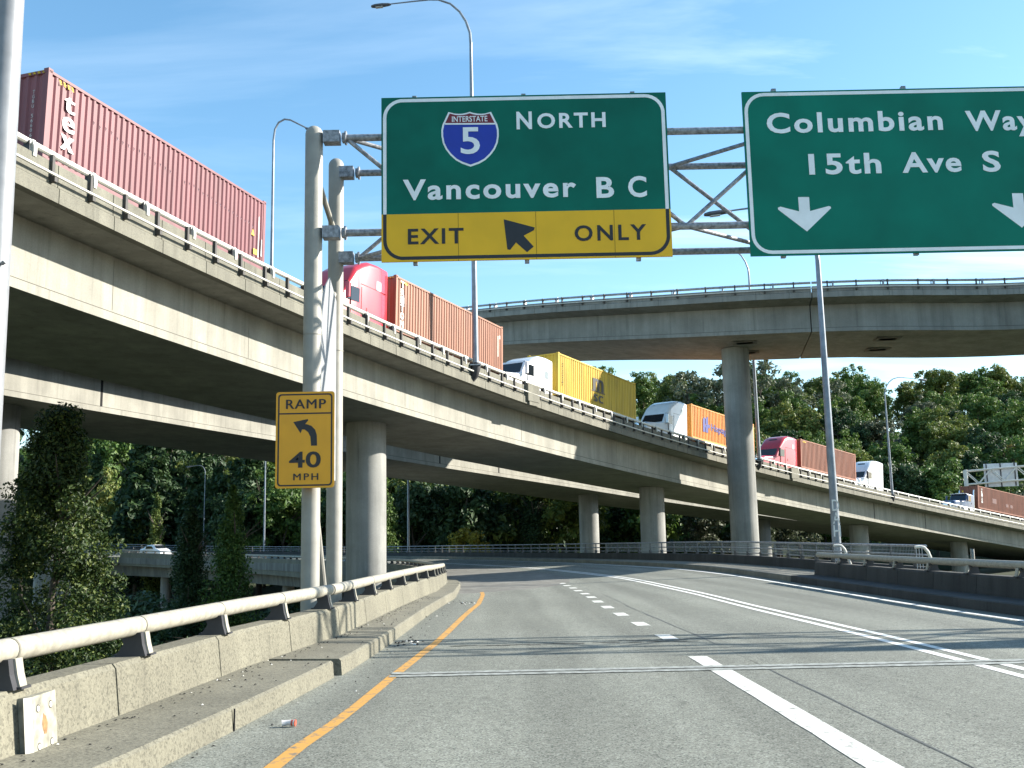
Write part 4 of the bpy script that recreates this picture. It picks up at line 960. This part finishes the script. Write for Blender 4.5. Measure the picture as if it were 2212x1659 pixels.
# white van on the left curve
def car(s, off):
    p, n, d = ROAD.fr(s); p = rp(s, off); t = thing('white_car', 'white car glimpsed behind the railing on the left curve', 'car', (0, 0, 0), None, False)
    t.matrix_basis = Matrix(((n.x, -d.x, 0, p.x), (n.y, -d.y, 0, p.y), (0, 0, 1, p.z), (0, 0, 0, 1)))
    ST = [(-2.25, .8, .82, .1), (-2.2, .98, .86, .14), (-1.6, 1.06, .88, .14), (-.95, 1.42, .80, .2), (-.1, 1.5, .78, .22), (.55, 1.44, .79, .2), (1.2, 1.0, .88, .12), (2.0, .88, .86, .16), (2.25, .6, .8, .12)]
    q = MB(); q.sweep([(V((0, y, 0)), V((1, 0, 0)), UP) for y, *_ in ST], [[(wd, .3), (wd+.04, z*.6), (wd, z-r_), (wd-r_, z), (-wd+r_, z), (-wd, z-r_), (-wd-.04, z*.6), (-wd, .3)][::-1] for _, z, wd, r_ in ST]); q.build('body', WHT, t, True, 40)
    for sgn in (-1, 1):
        q = MB(); q.plate([(a*sgn, e) for a, e in ((-.9, 1.0), (.75, 1.0), (.4, 1.32), (-.7, 1.34))], V((sgn*.90, 0, 0)), V((0, sgn, 0)), UP, .02); q.build('side_window', WINDOW, t)
    q = MB(); q.quad((-.7, 1.19, 1.03), (.7, 1.19, 1.03), (.62, .6, 1.43), (-.62, .6, 1.43)); q.build('windscreen', WINDOW, t)
    for x in (-.8, .8):
        for y in (-1.35, 1.35):
            wt = obj('wheel', WHL[0], t); wt.matrix_basis = Matrix.Translation((x, y, .33)) @ Matrix.Scale(.65, 4); obj('rim', WHL[1], wt)
car(148, -3.8)
# small sign at the far left end of the curve
e = thing('road_sign_post', 'small white sign on a post at the left end of the curved ramp railing', 'road sign', rp(170, -7.4))
p = rp(170, -7.4); q = MB(); q.tube([p+UP*.6, p+UP*2.4], .05, 8); q.build('post', GALV, e); q = MB(); q.box(p+UP*2.3, (.9, .05, 1.0)); q.build('panel', SWHITE, e)
# distant sign gantry seen from behind
FG = thing('sign_gantry', 'pale lattice sign gantry far right, seen from behind above the last container', 'gantry', (68.8, 158, -6))
A0, A1 = V((68.8, 158, 10.7)), V((84, 153, 11.6)); dv = (A1-A0); dv.z = 0; dv.normalize(); nv = V((dv.y, -dv.x, 0))
for k, lt in enumerate((0, 1.8)):
    for zz_ in (0, -2.0):
        q = MB(); q.tube([A0+nv*lt+UP*zz_, A1+nv*lt+UP*zz_], .11, 8); q.build('truss_chord', PIPE2, FG, True)
    q = MB(); q.tube([(A0+nv*lt+UP*.2), V(((A0+nv*lt).x, (A0+nv*lt).y, -6))], .22, 12); q.build('post', PIPE2, FG, True)
    n_ = 9; Ln = (A1-A0).length
    for i in range(n_):
        a = A0.lerp(A1, i/n_)+nv*lt; e_ = A0.lerp(A1, (i+1)/n_)+nv*lt
        if i % 2: a, e_ = a-UP*2.0, e_
        else: e_ = e_-UP*2.0
        q = MB(); q.tube([a, e_], .07, 6); q.build('brace', PIPE2, FG)
FS = thing('highway_sign', 'back of an aluminium highway sign on the far right gantry', 'road sign', A0.lerp(A1, .62)-UP*3)
c0 = A0.lerp(A1, .17)-nv*.35; c1 = A0.lerp(A1, .46)-nv*.35
q = MB(); pz0 = c0.copy(); M_ = Matrix(((dv.x, nv.x, 0), (dv.y, nv.y, 0), (0, 0, 1))); mid = (c0+c1)/2-UP*.95; q.box(mid, ((c1-c0).length, .08, 3.5), M_); q.build('panel', ALU, FS)
for k in (.08, .5, .92):
    q = MB(); q.box(c0.lerp(c1, k)-UP*.95+nv*.12, (.16, .16, 3.6), M_); q.build('stiffener', STEEL_D, FS)

# ---------------------------------------------------------------- trees
def crown_mesh(name, kind, h, r, n, leaf, seed, mat, clumps=40):
    rnd = random.Random(seed); b_ = MB(); C_ = []
    z0 = {'round': .22*h, 'column': .04*h, 'cone': .08*h, 'airy': .25*h, 'bush': 0., 'ragged': .03*h}[kind]
    for _ in range(clumps):
        f = rnd.random(); a = rnd.uniform(0, 6.283)
        if kind == 'column': z = z0+(h-z0)*f; R_ = r*.8*max(.06, (1-f)**.62)*(.75+.25*min(1, f*6)); cr_ = r*.42*max(.16, (1-f)**.5)
        elif kind == 'cone': z = z0+(h-z0)*f**.8; R_ = r*(1-f**.8)+.15; cr_ = r*.28*(1.2-f)+.2
        elif kind == 'ragged': z = z0+(h-z0)*f; R_ = r*interp(f, [(0, .9), (.25, 1.0), (.5, .85), (.75, .5), (1, .15)])*rnd.uniform(.7, 1.15); cr_ = r*.26
        elif kind == 'bush': z = h*f*.8; R_ = r*math.sqrt(max(.05, 1-f*f)); cr_ = r*.3
        else:
            z = z0+(h-z0)*f; t_ = (f-.45)/.55; R_ = r*math.sqrt(max(.03, 1-t_*t_))*rnd.uniform(.75, 1.12); cr_ = r*rnd.uniform(.22, .36)
        q_ = R_*math.sqrt(rnd.uniform(.12, 1)) if kind != 'column' else R_*rnd.uniform(.1, .75)
        C_.append((q_*math.cos(a), q_*math.sin(a), z, cr_))
    if kind == 'round':
        C_ = []; lobes = []
        for _ in range(rnd.randint(5, 8)):
            a = rnd.uniform(0, 6.283); q_ = r*rnd.uniform(.15, .72); z = z0+(h-z0)*rnd.uniform(.22, .86); lobes.append((q_*math.cos(a), q_*math.sin(a), z, r*rnd.uniform(.30, .52)))
        lobes.append((0, 0, h*.84, r*.36))
        for _ in range(clumps):
            lx, ly, lz, lr = rnd.choice(lobes); u = V((rnd.gauss(0, 1), rnd.gauss(0, 1), rnd.gauss(.15, 1))).normalized()*lr*rnd.uniform(.45, 1.08)
            C_.append((lx+u.x, ly+u.y, max(z0*.6, lz+u.z*1.15), r*rnd.uniform(.10, .20)))
    per = n//clumps
    for (x, y, z, cr_) in C_:
        for _ in range(per):
            u = V((rnd.gauss(0, 1), rnd.gauss(0, 1), rnd.gauss(0, 1))).normalized()
            rad = cr_*(rnd.random()**.4); p_ = V((x, y, z))+V((u.x*rad, u.y*rad, u.z*rad*(.75 if kind != 'column' else 1.7)))
            if p_.z < .02*h: continue
            nn = (u*.9+V((rnd.gauss(0, .6), rnd.gauss(0, .6), rnd.gauss(.35, .6)))).normalized()
            a = nn.cross(V((rnd.gauss(0, 1), rnd.gauss(0, 1), rnd.gauss(0, 1)))).normalized(); e_ = nn.cross(a); s_ = leaf*rnd.uniform(.6, 1.35)
            a *= s_; e_ *= s_*.55
            b_.add([p_-a, p_-e_*.9+nn*s_*.12, p_+a, p_+e_*.9+nn*s_*.12], [(0, 1, 2, 3)])
    me = bpy.data.meshes.new(name); me.from_pydata(b_.v, [], b_.f); me.materials.append(mat); me.update(); return me
def trunk_mesh(name, h, r, seed, crown_r):
    rnd = random.Random(seed); q = MB(); pts = [(0, 0, -1)]+[(rnd.uniform(-.1, .1)*i, rnd.uniform(-.1, .1)*i, h*.85*i/5) for i in range(1, 6)]
    q.tube(pts, [r*1.15, r, r*.8, r*.6, r*.4, r*.15], 8)
    for _ in range(9):
        i = rnd.randint(2, 4); a = rnd.uniform(0, 6.28); p0 = V(pts[i]); L_ = crown_r*rnd.uniform(.5, .85); p2 = p0+V((math.cos(a)*L_, math.sin(a)*L_, h*rnd.uniform(.06, .22)))
        q.tube([p0, p0.lerp(p2, .5)+UP*.2, p2], [r*.4, r*.25, r*.06], 6)
    me = bpy.data.meshes.new(name); me.from_pydata(q.v, [], q.f); me.materials.append(BARK); me.update(); return me
KINDS = {}
def kind(key, *a, variants=1, trunk=.22, **kw):
    KINDS[key] = [(crown_mesh('crown', a[0], a[1], a[2], a[3], a[4], 11*i+len(key)*7+ord(key[0]), a[5], **kw), trunk_mesh('trunk', a[1], trunk, i, a[2]*.8)) for i in range(variants)]
kind('green', 'round', 15, 6.4, 11000, .30, LEAF_G, variants=3, clumps=190)
kind('dark', 'round', 15, 6.2, 10500, .30, LEAF_D, variants=2, clumps=180)
kind('olive', 'round', 14.5, 6.4, 11000, .30, LEAF_O, variants=3, clumps=190)
kind('russet', 'round', 14, 6.0, 10000, .30, LEAF_R, clumps=170)
kind('silver', 'round', 14.5, 5.6, 9500, .29, LEAF_S, clumps=160)
kind('airy', 'airy', 17, 4.2, 1500, .36, LEAF_S, clumps=34)
kind('conifer', 'cone', 19, 4.0, 6000, .36, LEAF_D, clumps=90)
kind('cypress', 'column', 13, 3.0, 22000, .12, LEAF_G, clumps=130)
kind('cypress_dark', 'column', 12.5, 3.0, 22000, .12, LEAF_D, clumps=130)
kind('poplar', 'column', 14, 2.3, 10000, .17, LEAF_O, clumps=80)
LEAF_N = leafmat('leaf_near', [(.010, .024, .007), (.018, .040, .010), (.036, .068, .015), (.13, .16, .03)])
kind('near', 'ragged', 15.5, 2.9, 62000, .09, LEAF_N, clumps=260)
kind('bush', 'bush', 2.6, 2.0, 1800, .16, LEAF_G, clumps=24, trunk=.05)
kind('yellow_bush', 'bush', 3.2, 2.6, 1500, .22, LEAF_Y, clumps=24, trunk=.05)
kind('shrub', 'bush', 4.5, 3.4, 3000, .22, LEAF_D, clumps=36, trunk=.08)
def tree(key, x, y, z, sc, label, group, rot=None, name='tree', sz=None):
    cm, tm = random.choice(KINDS[key]); o = bpy.data.objects.new(name, None); COL.objects.link(o); o.location = (x, y, z)
    o.rotation_euler = (0, 0, random.uniform(0, 6.28) if rot is None else rot); o.scale = (sc, sc, sc*(sz or random.uniform(.9, 1.12)))
    tag(o, label, 'bush' if name == 'bush' else 'tree', group)
    c_ = bpy.data.objects.new('crown', cm); COL.objects.link(c_); c_.parent = o
    t_ = bpy.data.objects.new('trunk', tm); COL.objects.link(t_); t_.parent = o
    return o
# individual near trees on the left
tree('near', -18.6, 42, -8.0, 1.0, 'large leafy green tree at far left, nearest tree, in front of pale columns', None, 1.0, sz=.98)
tree('cypress', -20.4, 75, -7.8, 1.02, 'tall sunlit columnar cypress left of the speed sign, in front of the low bridge', 'columnar trees', name='cypress_tree', sz=1.02)
tree('cypress_dark', -24.0, 77, -7.8, .98, 'darker columnar cypress touching the left side of the sunlit one', 'columnar trees', name='cypress_tree', sz=1.02)
tree('poplar', -47.5, 138, -6, 1.0, 'narrow yellow green columnar tree behind the white van', 'columnar trees', name='poplar_tree', sz=1.05)
tree('cypress', -15.6, 122, -6, 1.25, 'columnar tree just right of the big left column, above the outer railing', 'columnar trees', name='poplar_tree', sz=1.0)
tree('cypress_dark', 2.2, 128, -6, 1.2, 'dark narrow tree standing left of the shaded far pier', 'columnar trees', name='cypress_tree', sz=1.02)
tree('yellow_bush', -5.5, 118, .0, 1.0, 'small yellow green bush behind the outer railing round a thin pole', None, name='bush')
tree('bush', -19.0, 32, -2.2, 1.2, 'green bush low at the left edge below the lamp post', 'bushes below the left barrier', name='bush')
tree('yellow_bush', -7.2, 15.5, -1.9, .38, 'small russet leaved bush peeping under the left pipe rail', 'bushes below the left barrier', name='bush')
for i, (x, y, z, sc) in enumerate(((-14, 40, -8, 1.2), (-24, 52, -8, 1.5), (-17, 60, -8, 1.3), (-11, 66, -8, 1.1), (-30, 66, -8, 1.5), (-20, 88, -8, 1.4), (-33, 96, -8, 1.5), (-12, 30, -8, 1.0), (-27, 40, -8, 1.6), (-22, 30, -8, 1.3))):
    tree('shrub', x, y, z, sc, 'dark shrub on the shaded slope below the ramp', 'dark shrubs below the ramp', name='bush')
# wood behind the curve and up the hill
NAMES = {'green': 'broad green tree', 'dark': 'dark green tree', 'olive': 'olive green tree', 'russet': 'russet tinged tree', 'silver': 'silvery leaved tree', 'airy': 'thin airy tree', 'conifer': 'dark conifer'}
placed = []
def scatter(n, xr, yr, keys, smin, smax, mind, lab, grp, tries=4000):
    k = 0
    for _ in range(tries):
        if k >= n: break
        y = random.uniform(*yr); x = random.uniform(*xr(y))
        if any((x-a)**2+(y-c_)**2 < mind*mind for a, c_ in placed): continue
        # keep clear of roads and viaducts
        bad = False
        for s in range(-40, 180, 6):
            p_, n_, d_ = vat(s); q_ = V((x, y, 0))-V((p_.x, p_.y, 0)); a = q_.dot(n_); f = q_.dot(d_)
            if abs(f) < 4 and -36 < a < 9: bad = True; break
        if not bad:
            for s in range(40, 230, 6):
                p_ = rp(s, -1); 
                if (p_.x-x)**2+(p_.y-y)**2 < 14**2: bad = True; break
        if bad: continue
        key = random.choice(keys); placed.append((x, y)); k += 1
        tree(key, x, y, hz(x, y)-.3, random.uniform(smin, smax), NAMES[key]+' '+lab, grp, name='conifer_tree' if key == 'conifer' else 'tree')
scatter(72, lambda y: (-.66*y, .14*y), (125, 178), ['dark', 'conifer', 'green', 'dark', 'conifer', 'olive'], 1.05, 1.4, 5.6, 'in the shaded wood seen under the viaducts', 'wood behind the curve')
scatter(26, lambda y: (.16*y, .62*y), (150, 190), ['green', 'silver', 'olive', 'green', 'dark'], .85, 1.15, 5.6, 'at the foot of the hill behind the trucks', 'hillside wood')
scatter(84, lambda y: (.04*y, .62*y), (185, 262), ['green', 'olive', 'olive', 'green', 'dark', 'silver', 'green', 'green', 'olive', 'green', 'russet'], .9, 1.25, 5.8, 'on the hillside behind the trucks', 'hillside wood')
scatter(58, lambda y: (.02*y, .62*y), (262, 345), ['dark', 'green', 'olive', 'green', 'dark', 'green'], .95, 1.3, 6.8, 'along the top of the hill', 'hillside wood')
for x, y, sc in ((56, 262, 1.55), (63, 258, 1.6), (71, 262, 1.35), (44, 258, 1.5), (50, 255, 1.4), (83, 266, 1.2)):
    tree('airy', x, y, hz(x, y), sc, 'thin airy tree with sky showing through, under the flyover', 'airy trees on the skyline')
scatter(52, lambda y: (-.62*y, .02*y), (180, 270), ['dark', 'conifer', 'green', 'olive'], 1.1, 1.45, 9, 'on the slope far behind the viaduct piers', 'wood behind the curve')
# ground cover on the slopes
q = MB(); rnd = random.Random(5)
for i in range(9000):
    y = rnd.uniform(18, 150); x = rnd.uniform(-.55*y, .1*y-3); z = hz(x, y); s_ = rnd.uniform(.1, .3)
    a = rnd.uniform(0, 6.28); d_ = V((math.cos(a), math.sin(a), 0))*s_; t_ = V((rnd.uniform(-.2, .2), rnd.uniform(-.2, .2), rnd.uniform(.2, .7)))
    q.add([V((x, y, z))-d_, V((x, y, z))+d_, V((x, y, z))+d_*.3+t_], [(0, 1, 2)])
tag(q.build('ground_cover', LEAF_G), kind='stuff', label='low green ground cover on the slope below the ramp', cat='ground cover')
# litter and grit
q = MB(); rnd = random.Random(9)
def grit(p_, s_, m):
    q.m = m; a = rnd.uniform(0, 6.28); c_, s2 = math.cos(a)*s_, math.sin(a)*s_; h_ = s_*rnd.uniform(.4, .9)
    q.add([p_+V((c_, s2, 0)), p_+V((-s2, c_, 0)), p_+V((-c_, -s2, 0)), p_+V((s2, -c_, 0)), p_+V((rnd.uniform(-.3, .3)*s_, 0, h_))], [(0, 1, 4), (1, 2, 4), (2, 3, 4), (3, 0, 4)])
for i in range(420):
    s = rnd.uniform(4.5, 26); g_ = kin(s); t_ = rnd.random()
    if t_ < .55: o_ = win(s)+.03+abs(rnd.gauss(0, .1)); z_ = .207
    elif t_ < .8: o_ = g_-rnd.uniform(.05, .7); z_ = .20
    else: o_ = g_+.05+abs(rnd.gauss(0, .25)); z_ = .002
    grit(rp(s, o_, z_), rnd.uniform(.006, .018), 0 if rnd.random() < .9 else 1)
for (s, o_, n_) in ((16.3, -7.0, 26), (26.5, -6.4, 22), (22, -6.8, 4)):
    for i in range(n_): grit(rp(s+rnd.gauss(0, .35), o_+rnd.gauss(0, .18), .002), rnd.uniform(.012, .04), rnd.choice((0, 0, 1)))
tag(q.build('litter', [plain('grit_dark', (.02, .02, .018), .9), plain('grit_pale', (.6, .58, .52), .8)]), kind='stuff', label='scattered grit and litter along the left kerb', cat='litter')
cn = thing('crushed_can', 'crushed white and red drinks can lying by the left kerb', 'can', rp(8.9, -7.35, .03))
p = rp(8.9, -7.4, .03); q = MB(); q.tube([p+V((-.05, 0, 0)), p+V((0, .01, .004)), p+V((.06, 0, .002))], [.026, .022, .028], 10); q.build('body', plain('can_white', (.7, .65, .62), .35), cn, True); q = MB(); q.tube([p+V((.03, .004, .003)), p+V((.066, 0, .002))], [.025, .0285], 10); q.build('print', plain('can_red', (.5, .1, .06), .35), cn, True)
